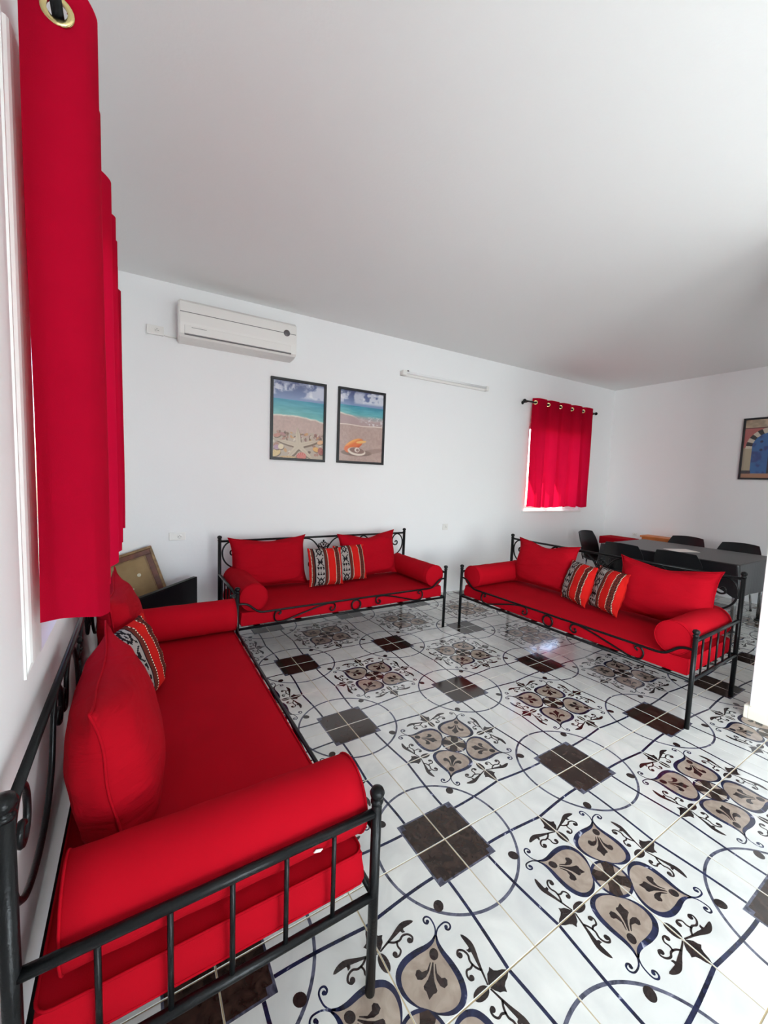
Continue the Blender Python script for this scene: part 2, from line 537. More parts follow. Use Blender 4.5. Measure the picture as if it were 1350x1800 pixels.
def tile_bm():
    bm = BM()
    h = T / 2 - GAP / 2
    box(bm, -h, h, -h, h, -0.010, 0.0)
    es = [e for e in bm.edges if all(abs(v.co.z) < 1e-6 for v in e.verts)]
    bmesh.ops.bevel(bm, geom=es, offset=0.0008, segments=1, affect='EDGES')
    lim = h - 0.0009

    def P(a, b, z):
        x = min(max((a - 0.5) * T, -lim), lim)
        y = min(max((b - 0.5) * T, -lim), lim)
        return bm.verts.new((x, y, z))

    def poly(pts, mi, layer, both=False):
        for mir in ((0, 1) if both else (0,)):
            q = [(b, a) for a, b in pts][::-1] if mir else pts
            f = bm.faces.new([P(a, b, layer * 0.00012) for a, b in q])
            f.normal_update()
            if f.normal.z < 0:
                f.normal_flip()
            f.material_index = mi

    def ribbon(pts, w, mi, layer, both=False):
        n = len(pts)
        ws = w if isinstance(w, (list, tuple)) else [w] * n
        for mir in ((0, 1) if both else (0,)):
            q = [(b, a) for a, b in pts] if mir else pts
            L, R = [], []
            for i in range(n):
                ax, ay = q[max(i - 1, 0)]
                bx, by = q[min(i + 1, n - 1)]
                dx, dy = bx - ax, by - ay
                l = math.hypot(dx, dy) or 1.0
                nx, ny = -dy / l * ws[i] / 2, dx / l * ws[i] / 2
                L.append(P(q[i][0] + nx, q[i][1] + ny, layer * 0.00012))
                R.append(P(q[i][0] - nx, q[i][1] - ny, layer * 0.00012))
            for i in range(n - 1):
                f = bm.faces.new((R[i], R[i + 1], L[i + 1], L[i]))
                f.normal_update()
                if f.normal.z < 0:
                    f.normal_flip()
                f.material_index = mi

    def ell(ca, cb, ra, rb, mi, layer, both=False, n=18, rot=0.0):
        pts = []
        for k in range(n):
            t = 2 * PI * k / n
            x, y = ra * math.cos(t), rb * math.sin(t)
            pts.append((ca + x * math.cos(rot) - y * math.sin(rot), cb + x * math.sin(rot) + y * math.cos(rot)))
        poly(pts, mi, layer, both)

    def D(s, t):                     # diagonal frame: s from the dark corner to the medallion, t across
        q = math.sqrt(0.5)
        return ((s - t) * q, (s + t) * q)

    # dark square with its darker rim and corner block
    poly([(0, 0), (.325, 0), (.325, .325), (0, .325)], 1, 1)
    ribbon([(.316, 0), (.316, .316)], .016, 5, 2, True)
    poly([(.262, .262), (.325, .262), (.325, .325), (.262, .325)], 5, 3)
    # straight bands and the ring
    ribbon(catmull([(.232, .326), (.234, .45), (.243, .62), (.258, .80), (.277, 1.0)], 4), .026, 2, 2, True)
    ribbon(arc(0, 0, .655, 0, PI / 2, 30), .024, 5, 1)
    ell(.432, .432, .046, .040, 4, 3, rot=PI / 4)
    # petal
    half = [(.822, .004), (.868, .020), (.915, .058), (.975, .130), (1.045, .192), (1.120, .218), (1.188, .196), (1.235, .140), (1.258, .070), (1.264, 0.0)]
    hs = catmull(half, 4)
    poly([D(s, t) for s, t in hs] + [D(s, -t) for s, t in hs[-2:0:-1]], 3, 1)
    nw = len(hs)
    wid = [0.011 + 0.031 * math.sin(PI * min(1, (i / (nw - 1)) * 1.12)) ** 1.0 if i < nw * 0.9 else 0.016 for i in range(nw)]
    wid = [max(x, 0.010) for x in wid]
    ribbon([D(s, t) for s, t in hs], wid, 2, 2)
    ribbon([D(s, -t) for s, t in hs], wid, 2, 2)
    # scrolls beyond the petal tip
    sc = catmull([(.850, .010), (.812, .004), (.775, .010), (.742, .030), (.716, .058), (.716, .088), (.738, .102), (.760, .090), (.760, .070), (.746, .066)], 4)
    swd = [0.010 + 0.006 * (i / len(sc)) for i in range(len(sc))]
    for sg in (1, -1):
        ribbon([D(s, sg * t) for s, t in sc], swd, 2, 2)
        e = D(.746, sg * .070)
        ell(e[0], e[1], .014, .014, 2, 3, n=10)
    # dot and three leaves in the petal
    e = D(.945, 0)
    ell(e[0], e[1], .037, .032, 4, 3, rot=PI / 4)
    poly([D(*p) for p in [(.995, .004), (1.06, .012), (1.10, .022), (1.145, .046), (1.160, .040), (1.168, .024), (1.205, 0), (1.168, -.024), (1.160, -.040), (1.145, -.046), (1.10, -.022), (1.06, -.012), (.995, -.004)]], 4, 3)
    lf = [(1.0, .014), (1.05, .020), (1.09, .036), (1.115, .062), (1.120, .090), (1.098, .108), (1.070, .104), (1.062, .088), (1.070, .066), (1.050, .034), (1.0, .020)]
    poly([D(s, t) for s, t in lf], 4, 3)
    poly([D(s, -t) for s, t in lf[::-1]], 4, 3)
    # bud, oval and leaf scrolls on the tile edge (mirrored about the diagonal)
    bud = [(.288, 0), (.318, .026), (.350, .036), (.372, .050), (.384, .080), (.400, .066), (.425, .058), (.450, .030), (.462, 0)]
    poly([(a, 1 - d) for a, d in bud], 4, 3, True)
    ov = [(.474 + .063 * (1 - math.cos(PI * k / 10)), .036 * math.sin(PI * k / 10)) for k in range(11)]
    poly([(a, 1 - d) for a, d in ov], 4, 3, True)
    main = catmull([(.466, .012), (.452, .060), (.440, .105), (.428, .150), (.414, .195), (.404, .240), (.408, .285), (.420, .330)], 4)
    nm = len(main)
    mw = [0.012 + 0.030 * math.sin(PI * (i / (nm - 1)) ** 2.2) for i in range(nm)]
    mw[-1] = 0.002
    ribbon([(a, 1 - d) for a, d in main], mw, 4, 3, True)
    poly([(a, 1 - d) for a, d in [(.416, .200), (.446, .214), (.452, .236), (.436, .232), (.412, .238)]], 4, 4, True)
    c1 = catmull([(.444, .092), (.468, .128), (.476, .170), (.462, .206), (.474, .244), (.504, .262), (.526, .244), (.520, .222)], 4)
    ribbon([(a, 1 - d) for a, d in c1], .015, 4, 3, True)
    ell(.512, 1 - .232, .019, .019, 4, 4, True, n=12)
    c2 = catmull([(.470, .150), (.500, .138), (.532, .142), (.552, .118), (.548, .090), (.526, .082)], 4)
    ribbon([(a, 1 - d) for a, d in c2], .014, 4, 3, True)
    ell(.532, 1 - .094, .018, .018, 4, 4, True, n=12)
    # centre of the medallion
    poly([(1, 1)] + arc(1, 1, .142, PI, 1.5 * PI, 12), 3, 2)
    ribbon(arc(1, 1, .150, PI, 1.5 * PI, 14), .022, 2, 4)
    poly([(1, 1), (.930, 1), (.905, .968), (.872, .946), (.888, .888), (.946, .872), (.968, .905), (1, .930)], 1, 5)
    return bm

proto_bm = tile_bm()
tile_me = bpy.data.meshes.new('floor_tile')
proto_bm.normal_update()
proto_bm.to_mesh(tile_me)
for k in TM:
    tile_me.materials.append(M[k])
for m_ in range(math.floor(XL / T), math.ceil(XR / T)):
    for n_ in range(math.floor(YF / T), math.ceil(yb(XL) / T)):
        cx, cy = (m_ + 0.5) * T, (n_ + 0.5) * T
        de, dn = m_ % 2, n_ % 2       # dark corner on the low side when even
        rot = {(0, 0): 0.0, (1, 0): PI / 2, (1, 1): PI, (0, 1): -PI / 2}[(de, dn)]
        xa, xb_, ya, yb_ = cx - T / 2, cx + T / 2, cy - T / 2, cy + T / 2
        if xa > XR - 0.01 or xb_ < XL + 0.01 or yb_ < YF + 0.01 or ya > yb(cx) - 0.01:
            continue
        cut = xa < XL or xb_ > XR or ya < YF or yb_ > min(yb(xa), yb(xb_))
        if not cut:
            o = bpy.data.objects.new('floor_tile', tile_me)
        else:
            b2 = proto_bm.copy()
            mw_ = Matrix.Translation((cx, cy, 0)) @ Matrix.Rotation(rot, 4, 'Z')
            inv = mw_.inverted()
            for co, no in (((XL, 0, 0), (-1, 0, 0)), ((XR, 0, 0), (1, 0, 0)), ((0, YF, 0), (0, -1, 0)), ((0, YB0, 0), (-AB, 1, 0))):
                bmesh.ops.bisect_plane(b2, geom=list(b2.verts) + list(b2.edges) + list(b2.faces), dist=1e-6,
                                       plane_co=inv @ Vector(co), plane_no=inv.to_3x3() @ Vector(no).normalized(), clear_outer=True)
            me = bpy.data.meshes.new('floor_tile')
            b2.to_mesh(me)
            b2.free()
            for k in TM:
                me.materials.append(M[k])
            if not me.polygons:
                continue
            o = bpy.data.objects.new('floor_tile', me)
        C.objects.link(o)
        o.parent = floor
        o.location = (cx, cy, 0)
        o.rotation_euler = (0, 0, rot)
proto_bm.free()

# ------------------------------------------------------------------ windows and doors
def window_unit(name, x0, x1, z0, z1, loc, rotz, n_sash=2):
    """aluminium window in a wall opening, in the wall's own frame (y>0 outwards)"""
    bm = BM()
    fw, y0, y1 = 0.045, 0.05, 0.11
    box(bm, x0, x1, y0, y1, z0, z0 + fw, .003, 1)
    box(bm, x0, x1, y0, y1, z1 - fw, z1, .003, 1)
    box(bm, x0, x0 + fw, y0, y1, z0 + fw, z1 - fw, .003, 1)
    box(bm, x1 - fw, x1, y0, y1, z0 + fw, z1 - fw, .003, 1)
    w = struct(mesh_obj(name, bm, 'aluminium', loc=loc, rot=(0, 0, rotz)))
    sw = (x1 - x0 - 2 * fw) / n_sash
    for k in range(n_sash):
        a, b = x0 + fw + k * sw, x0 + fw + (k + 1) * sw
        yy = 0.062 + 0.018 * (k % 2)
        bm = BM(); f = 0.04
        box(bm, a, b, yy, yy + .016, z0 + fw, z0 + fw + f)
        box(bm, a, b, yy, yy + .016, z1 - fw - f, z1 - fw)
        box(bm, a, a + f, yy, yy + .016, z0 + fw + f, z1 - fw - f)
        box(bm, b - f, b, yy, yy + .016, z0 + fw + f, z1 - fw - f)
        mesh_obj('window_sash', bm, 'aluminium', w)
        bm = BM(); box(bm, a + f, b - f, yy + .006, yy + .010, z0 + fw + f, z1 - fw - f)
        mesh_obj('window_pane', bm, 'pane', w)
    return w

window_unit('window_1', LW[0] - YF, LW[1] - YF, LW[2], LW[3], (XL, YF, 0), PI / 2)
window_unit('window_3', XR + TH - SLIT[1], XR + TH - SLIT[0], SLIT[2], SLIT[3], (XR + TH, YF, 0), PI, 1)
window_unit('window_2', WIN[0] - BWX0, WIN[1] - BWX0, WIN[2], WIN[3], (BWX0, yb(BWX0), 0), BROT)
# sill of the back window
bm = BM(); box(bm, WIN[0] - BWX0 - .05, WIN[1] - BWX0 + .05, -.022, .05, WIN[2] - .03, WIN[2] + .004, .004, 1)
struct(mesh_obj('trim_1', bm, 'aluminium', loc=(BWX0, yb(BWX0), 0), rot=(0, 0, BROT)))
# moulded aluminium upright beside the left window (ribbed profile, extruded upwards)
prof = [(0.0, .108), (.005, .1085), (.005, .116), (.0025, .118), (.003, .126), (.010, .129), (.014, .136), (.016, .150), (.017, .175), (.017, .225), (.008, .290), (0.0, .321)]
bm = BM()
lo, hi = [], []
for dx, y in prof:
    drop = 0.967 if y < .122 else 1.0
    lo.append(bm.verts.new((XL + dx, y, drop)))
    hi.append(bm.verts.new((XL + dx, y, 2.50)))
for k in range(len(prof) - 1):
    bm.faces.new((lo[k], lo[k + 1], hi[k + 1], hi[k]))
bm.faces.new(hi)
bm.faces.new(list(reversed(lo)))
bmesh.ops.recalc_face_normals(bm, faces=bm.faces)
struct(mesh_obj('trim_2', bm, 'aluminium'))

def door_unit(name, x0, x1, z1, loc, rotz, leaves=2):
    bm = BM(); f = .06
    box(bm, x0, x0 + f, .05, .12, 0, z1, .003, 1)
    box(bm, x1 - f, x1, .05, .12, 0, z1, .003, 1)
    box(bm, x0 + f, x1 - f, .05, .12, z1 - f, z1, .003, 1)
    d = struct(mesh_obj(name, bm, 'aluminium', loc=loc, rot=(0, 0, rotz)))
    lw = (x1 - x0 - 2 * f) / leaves
    for k in range(leaves):
        a, b = x0 + f + k * lw, x0 + f + (k + 1) * lw
        bm = BM()
        box(bm, a, b, .07, .10, 0.01, .09)
        box(bm, a, b, .07, .10, z1 - f - .07, z1 - f)
        box(bm, a, a + .06, .07, .10, .09, z1 - f - .07)
        box(bm, b - .06, b, .07, .10, .09, z1 - f - .07)
        mesh_obj('door_leaf', bm, 'aluminium', d)
        bm = BM(); box(bm, a + .06, b - .06, .083, .088, .09, z1 - f - .07)
        mesh_obj('door_pane', bm, 'pane', d)
    return d

door_unit('door_1', DOOR[0] - YF, DOOR[1] - YF, DOOR[3], (XL, YF, 0), PI / 2)
door_unit('door_2', XR + TH - TER[1], XR + TH - TER[0], TER[3], (XR + TH, YF, 0), PI)

# ------------------------------------------------------------------ daybeds
DL, DD = 2.03, 0.77
Z_SEAT = 0.435
def copy_part(o, loc=None):
    c = o.copy()
    C.objects.link(c)
    c.parent = o.parent
    if loc is not None:
        c.location = loc
    return c

def make_daybed(label):
    t = thing('daybed', label, 'daybed', group='black iron daybeds with red cushions')
    bm = BM(); tube(bm, [(0, 0, 0), (0, 0, .605)], .0145, 12)
    p = mesh_obj('front_post', bm, 'iron', t, True)
    bm = BM(); lathe(bm, [(0, .0165), (.006, .0185), (.010, .0165), (.014, .012), (.02, .0185), (.031, .0215), (.042, .0165), (.048, 0)], (0, 0, .595), (0, 0, 1), 14)
    fin = mesh_obj('finial', bm, 'iron', p, True)
    p2 = copy_part(p, (DL, 0, 0)); f2 = fin.copy(); C.objects.link(f2); f2.parent = p2
    bm = BM(); tube(bm, [(0, 0, 0), (0, 0, .89)], .0155, 12)
    q = mesh_obj('back_post', bm, 'iron', t, True, loc=(0, DD, 0))
    f3 = fin.copy(); C.objects.link(f3); f3.parent = q; f3.location = (0, 0, .285)
    q2 = copy_part(q, (DL, DD, 0)); f4 = fin.copy(); C.objects.link(f4); f4.parent = q2; f4.location = (0, 0, .285)
    # arms
    bm = BM(); tube(bm, [(0, 0, .568), (0, DD, .568)], .0125, 10)
    a = mesh_obj('arm_rail', bm, 'iron', t, True); copy_part(a, (DL, 0, 0))
    bm = BM(); tube(bm, [(0, 0, .312), (0, DD, .312)], .0125, 10)
    a = mesh_obj('arm_lower_rail', bm, 'iron', t, True); copy_part(a, (DL, 0, 0))
    bm = BM(); tube(bm, [(0, 0, .312), (0, 0, .568)], .0065, 8)
    b0 = mesh_obj('arm_bar', bm, 'iron', t, True, loc=(0, DD / 6, 0))
    for e in (0, DL):
        for k in range(5):
            if e == 0 and k == 0:
                continue
            copy_part(b0, (e, DD * (k + 1) / 6, 0))
    # front rails
    zf = .425
    half = catmull([(0.0, .508), (.045, .506), (.085, .492), (.120, .462), (.155, .436), (.20, zf), (.30, zf)], 5)
    path = [(u, 0, z) for u, z in half] + [(DL - u, 0, z) for u, z in reversed(half)]
    bm = BM(); tube(bm, path, .0085, 8)
    mesh_obj('front_rail', bm, 'iron', t, True)
    bm = BM(); tube(bm, [(0, 0, .312), (DL, 0, .312)], .011, 8)
    mesh_obj('front_lower_rail', bm, 'iron', t, True)
    # S scroll between the front rails
    s1 = [(.312, .392), (.322, .402), (.332, .394), (.330, .376), (.312, .366), (.290, .378), (.280, .402)]
    s1 = catmull([(.318, .385), (.330, .392), (.336, .404), (.322, .416), (.300, .412), (.284, .388), (.284, .358), (.300, .334), (.330, .326), (.37, .328), (.48, .358), (.64, .400), (.74, .418), (.792, .414), (.812, .390), (.806, .362), (.784, .350), (.766, .362), (.770, .380), (.782, .380)], 5)
    bm = BM(); tube(bm, [(u, 0, z) for u, z in s1], .0065, 7)
    s = mesh_obj('front_scroll', bm, 'iron', t, True)
    s2 = copy_part(s, (DL, 0, 0)); s2.scale = (-1, 1, 1)
    bm = BM(); tube(bm, [(x, 0, z) for x, z in arc(DL / 2, .3685, .044, 0, 2 * PI, 24)[:-1]], .0075, 8, closed=True)
    mesh_obj('front_ring', bm, 'iron', t, True)
    # backrest
    zt = .872
    bm = BM(); tube(bm, [(0, DD, zt), (DL, DD, zt)], .0105, 8)
    mesh_obj('back_rail', bm, 'iron', t, True)
    bm = BM(); tube(bm, [(0, DD, .312), (DL, DD, .312)], .011, 8)
    mesh_obj('back_lower_rail', bm, 'iron', t, True)
    cs = catmull([(.128, .772), (.110, .784), (.094, .772), (.098, .746), (.128, .738), (.158, .760), (.160, .812), (.128, .856), (.085, .862), (.045, .832), (.024, .775), (.036, .700), (.085, .640), (.16, .605), (.26, .600), (.36, .628), (.43, .69), (.46, .76), (.49, .83), (.54, .860), (.59, .835), (.602, .785), (.578, .745), (.546, .752), (.544, .782), (.562, .79)], 5)
    bm = BM(); tube(bm, [(u, DD, z) for u, z in cs], .0075, 7)
    b = mesh_obj('back_scroll', bm, 'iron', t, True)
    b2 = copy_part(b, (DL, 0, 0)); b2.scale = (-1, 1, 1)
    ar = catmull([(.655, .770), (.668, .786), (.650, .802), (.628, .785), (.636, .745), (.68, .735), (.705, .775), (.72, .82), (.765, .855), (.825, .862), (.885, .845), (.935, .80), (.975, .735), (.985, .66), (.955, .585), (.90, .555), (.86, .58), (.868, .62), (.895, .615)], 5)
    bm = BM(); tube(bm, [(u, DD, z) for u, z in ar], .0075, 7)
    b = mesh_obj('back_arch', bm, 'iron', t, True)
    b2 = copy_part(b, (DL, 0, 0)); b2.scale = (-1, 1, 1)
    bm = BM()
    for sg in (1, -1):
        pts = catmull([(DL / 2, .752), (DL / 2 + sg * .02, .772), (DL / 2 + sg * .032, .798), (DL / 2 + sg * .018, .815), (DL / 2 + sg * .006, .800)], 5)
        tube(bm, [(u, DD - .004, z) for u, z in pts], .006, 6)
        pts = catmull([(DL / 2, .758), (DL / 2 + sg * .034, .765), (DL / 2 + sg * .052, .784), (DL / 2 + sg * .046, .806)], 5)
        tube(bm, [(u, DD - .004, z) for u, z in pts], [.006] * (len(pts) - 1) + [.002], 6)
    ball(bm, (DL / 2, DD - .006, .790), .010, 8, 6)
    ball(bm, (DL / 2, DD - .006, .826), .011, 8, 6, 1.4)
    tube(bm, [(DL / 2 - .03, DD, .742), (DL / 2 + .03, DD, .742)], .009, 6)
    mesh_obj('back_rosette', bm, 'iron', t, True)
    # straps under the mattress
    bm = BM(); box(bm, -.025, .025, 0.0, DD, .300, .308)
    sl = mesh_obj('base_slat', bm, 'iron', t, loc=(.16, 0, 0))
    for k in range(1, 6):
        copy_part(sl, (.16 + k * .342, 0, 0))
    return t

def make_mattress(label):
    bm = BM()
    box(bm, .035, DL - .035, .022, DD - .022, .3245, Z_SEAT)
    bmesh.ops.subdivide_edges(bm, edges=[e for e in bm.edges if abs(e.verts[0].co.x - e.verts[1].co.x) > .5], cuts=26, use_grid_fill=True)
    bmesh.ops.subdivide_edges(bm, edges=[e for e in bm.edges if abs(e.verts[0].co.y - e.verts[1].co.y) > .3], cuts=11, use_grid_fill=True)
    bmesh.ops.subdivide_edges(bm, edges=[e for e in bm.edges if abs(e.verts[0].co.z - e.verts[1].co.z) > .08], cuts=3, use_grid_fill=True)
    rnd = random.Random(3)
    for v_ in bm.verts:
        x, y, z = v_.co
        k = (z - .3245) / (Z_SEAT - .3245)
        if k > .99:
            e = min(x - .035, DL - .035 - x, y - .022, DD - .022 - y)
            v_.co.z = Z_SEAT - .010 * math.exp(-e / .04) + .004 * math.sin(x * 3.1) * math.sin(y * 4)
        elif k > .01:
            amp = .006 * math.sin(PI * k) + .0025 * math.sin(x * 23 + z * 40) + .002 * math.sin(y * 31 + z * 25)
            if abs(y - .022) < 1e-4: v_.co.y -= amp
            if abs(y - (DD - .022)) < 1e-4: v_.co.y += amp
            if abs(x - .035) < 1e-4: v_.co.x -= amp
            if abs(x - (DL - .035)) < 1e-4: v_.co.x += amp
    bmesh.ops.recalc_face_normals(bm, faces=bm.faces)
    root = mesh_obj('daybed_mattress', bm, 'red', smooth=True)
    md = root.modifiers.new('edge', 'EDGE_SPLIT'); md.split_angle = math.radians(50)
    tag(root, label, 'mattress', 'red daybed mattresses')
    bm = BM()
    for zz in (.428, .331):
        a0, a1, b0, b1, r = .033, DL - .033, .020, DD - .020, .03
        loop = []
        for cx, cy, s in ((a1 - r, b1 - r, 0), (a0 + r, b1 - r, PI / 2), (a0 + r, b0 + r, PI), (a1 - r, b0 + r, 1.5 * PI)):
            loop += [(x, y, zz) for x, y in arc(cx, cy, r, s, s + PI / 2, 4)]
        tube(bm, loop, .0035, 5, closed=True)
    mesh_obj('piping', bm, 'red', root, True)
    return root

BR, BL_ = .105, .70
def make_bolster(label):
    """rests on z=0, axis along +y"""
    bm = BM()
    prof_ = [(0, 0), (0.0, .04), (.002, .085), (.006, .100)]
    for k in range(13):
        s = .008 + (BL_ - .016) * k / 12
        prof_.append((s, BR + .0012 * math.sin(k * 2.1)))
    prof_ += [(BL_ - .006, .100), (BL_ - .002, .085), (BL_, .04), (BL_, 0)]
    lathe(bm, prof_, (0, 0, BR), (0, 1, 0), 36)
    bmesh.ops.recalc_face_normals(bm, faces=bm.faces)
    root = mesh_obj('bolster_cushion', bm, 'red', smooth=True)
    tag(root, label, 'bolster', 'red bolsters at the daybed ends')
    for s in (.006, BL_ - .006):
        bm = BM()
        tube(bm, [((BR + .001) * math.cos(2 * PI * k / 32), s, BR + (BR + .001) * math.sin(2 * PI * k / 32)) for k in range(32)], .0032, 5, closed=True)
        mesh_obj('piping', bm, 'red', root, True)
    return root

RIMS = {}
SEAMS = {}
def pillow_mesh(name, w, h, th, n, mats, pattern=None, pinch=.10, dip=0.0, seed=1, ear=1.0, sag=0.0):
    """cushion standing on z=0, facing -y, centred in x"""
    bm = BM()
    rnd = random.Random(seed)
    ph = [rnd.uniform(0, 6.28) for _ in range(8)]
    g = {}
    for side in (0, 1):
        for j in range(n + 1):
            for i in range(n + 1):
                edge = i in (0, n) or j in (0, n)
                if side == 1 and edge:
                    g[1, i, j] = g[0, i, j]
                    continue
                p, q = 2 * i / n - 1, 2 * j / n - 1
                x = w / 2 * p * (1 - pinch * (1 - q ** 4) * (abs(p) ** 2))
                z = h / 2 * q * (1 - pinch * ear * (1 - p ** 4) * (abs(q) ** 2))
                z -= dip * math.exp(-(p / .42) ** 2) * ((q + 1) / 2) ** 2 * h
                z -= sag * (1 - p * p) * (q + 1) / 2 * h
                body = max(0.0, (1 - p ** 2) * (1 - q ** 2))
                # a flat flange towards the corners, a full belly in the middle, heavier below
                t_ = th / 2 * body ** .36 * (1.0 + .18 * (-q)) * min(1.0, .30 + 2.6 * body)
                wr = .004 * math.sin(7 * p + 4 * q + ph[0]) * math.sin(3 * q - 2 * p + ph[1]) * body ** .5
                wr += .003 * math.sin(16 * q + 6 * p + ph[2]) * (1 - body) * (1 if not edge else 0)
                y = -(t_ + wr) if side == 0 else (t_ * .95 + wr)
                if edge:
                    y = .004 * math.sin(5 * p + ph[3]) + .004 * math.sin(6 * q + ph[4])
                z0 = z + h / 2
                g[side, i, j] = bm.verts.new((x, y, z0))
    for side in (0, 1):
        for j in range(n):
            for i in range(n):
                f4 = (g[side, i, j], g[side, i + 1, j], g[side, i + 1, j + 1], g[side, i, j + 1])
                f = bm.faces.new(f4 if side == 0 else f4[::-1])
                if pattern is not None:
                    f.material_index = int(pattern[j, i])
    rim = [g[0, i, 0] for i in range(n)] + [g[0, n, j] for j in range(n)] + [g[0, i, n] for i in range(n, 0, -1)] + [g[0, 0, j] for j in range(n, 0, -1)]
    me = bpy.data.meshes.new(name)
    zmin = min(v_.co.z for v_ in bm.verts)
    for v_ in bm.verts:
        v_.co.z -= zmin
    RIMS[me.name] = [tuple(v_.co) for v_ in rim]
    bm.normal_update()
    bm.to_mesh(me)
    bm.free()
    me.polygons.foreach_set('use_smooth', [True] * len(me.polygons))
    for x in mats:
        me.materials.append(M[x])
    return me

def kilim(n, flip=False, shift=0, comb=False):
    """striped woven pattern: 0 red 1 maroon 2 grey 3 black 4 white"""
    A = np.zeros((n, n), int)
    s = n / 64.0
    def col(a, b): return slice(int(a * s), max(int(a * s) + 1, int(b * s)))
    def dotted(a, b, c1=4, c2=3):
        for j in range(n):
            A[j, col(a, b)] = c1 if (j // max(1, int(round(s)))) % 2 == 0 else c2
    A[:, col(5, 9)] = 1; dotted(4, 5.5)
    A[:, col(9, 10.5)] = 3
    A[:, col(10.5, 27)] = 2
    A[:, col(27, 28.5)] = 3
    A[:, col(28.5, 32)] = 1; dotted(32, 33.5)
    dotted(47, 48.2, 4, 1); A[:, col(48.2, 57)] = 1; dotted(57, 58.2, 4, 3)
    for j in range(n):
        if (j // 2) % 2:
            A[j, col(51, 52)] = 3; A[j, col(54, 55)] = 3
    bx0, bw = 11.5, 14.5
    for j in range(n):
        r = j / s
        for i in range(int(bx0 * s), int((bx0 + bw) * s)):
            u = (i + .5) / s - bx0 - bw / 2      # -7..7
            y = ((r + shift) * .78) % 40
            k = False
            if y < 14:                            # diamond with crossed arms
                v_ = y - 7
                d = abs(u) + abs(v_)
                k = (3.2 < d < 6.2) or d < 1.3 or (abs(abs(u) - abs(v_)) < 1.0 and d > 5)
            elif 16 <= y < 20.5:                  # row of triangles
                k = (abs((u + 7) % 4.8 - 2.4) < (20.5 - y) / 4.5 * 2.2)
            elif 22 <= y < 26.5:
                k = (abs((u + 7) % 4.8 - 2.4) < (y - 22) / 4.5 * 2.2)
            elif 27.5 <= y < 38.5 and not comb:    # crossed figure
                v_ = y - 33
                k = abs(abs(u) - abs(v_)) < 1.2 or (abs(abs(u) - 3) + abs(v_) < 2.0)
            elif 28 <= y < 38:                    # comb figure
                v_ = y - 33
                k = (abs(v_) < 1.4 and abs(u) < 6) or (abs(v_) < 4.6 and (u + 7) % 4.6 < 1.9)
            if k:
                A[j, i] = 3
    if flip:
        A = A[:, ::-1]
    return A

big_me = [pillow_mesh('red_cushion', w_, .48, th_, 30, ['red_pillow'], None, .095, d, s_, 1.0, sg) for d, s_, sg, th_, w_ in ((.04, 1, .02, .22, .735), (.10, 5, .0, .22, .70), (.02, 9, .04, .22, .70), (.03, 21, .02, .25, .70), (.06, 33, .03, .22, .72))]
KN = 56
WM = ['w_red', 'w_maroon', 'w_grey', 'w_black', 'w_white']
kil_me = [pillow_mesh('woven_cushion', .36, .37, .13, KN, WM, kilim(KN, False, 3), .05, 0, 11),
          pillow_mesh('woven_cushion', .36, .37, .13, KN, WM, kilim(KN, False, 22, True), .05, 0, 14)]

def cushion(me, name, bed, u, v, lean, label, cat, yaw=0.0, tilt=0.0, z=None, group=None):
    o = bpy.data.objects.new(name, me)
    C.objects.link(o)
    L = Matrix.Translation((u, v, Z_SEAT + .010 if z is None else z)) @ Matrix.Rotation(yaw, 4, 'Z') @ Matrix.Rotation(-lean, 4, 'X') @ Matrix.Rotation(tilt, 4, 'Y')
    B = Matrix.Translation(bed.location) @ Matrix.Rotation(bed.rotation_euler.z, 4, 'Z')
    o.matrix_world = B @ L
    if name == 'red_cushion':
        if me.name not in SEAMS:
            bm = BM()
            tube(bm, RIMS[me.name], .0038, 6, closed=True)
            SEAMS[me.name] = mesh_obj('seam', bm, 'red_pillow', o, True)
        else:
            c = SEAMS[me.name].copy()
            C.objects.link(c)
            c.parent = o
    return tag(o, label, cat, group)

def on_bed(o, bed, u, v, z=0.0):
    B = Matrix.Translation(bed.location) @ Matrix.Rotation(bed.rotation_euler.z, 4, 'Z')
    o.matrix_world = B @ Matrix.Translation((u, v, z))
    return o

bed_b = make_daybed('black wrought iron daybed against the wall under the two beach pictures')
bed_b.location = (-.434, 1.925, 0); bed_b.rotation_euler = (0, 0, math.atan2(-.013, 2.03))
bed_l = dup(bed_b, 'black wrought iron daybed against the wall under the tall red curtain', (-.524, -.282, 0), math.atan2(2.03, .020))
ur = Vector((.061, -2.074)).normalized(); midr = Vector((1.8165, .865)); orr = midr - ur * DL / 2
bed_r = dup(bed_b, 'black wrought iron daybed standing with its back to the dining table', (orr.x, orr.y, 0), math.atan2(ur.y, ur.x))

mt = make_mattress('red fabric mattress on the daybed under the two beach pictures')
on_bed(mt, bed_b, 0, 0)
m2 = dup(mt, 'red fabric mattress on the daybed under the tall red curtain'); on_bed(m2, bed_l, 0, 0)
m3_ = dup(mt, 'red fabric mattress on the daybed in front of the dining table'); on_bed(m3_, bed_r, 0, 0)

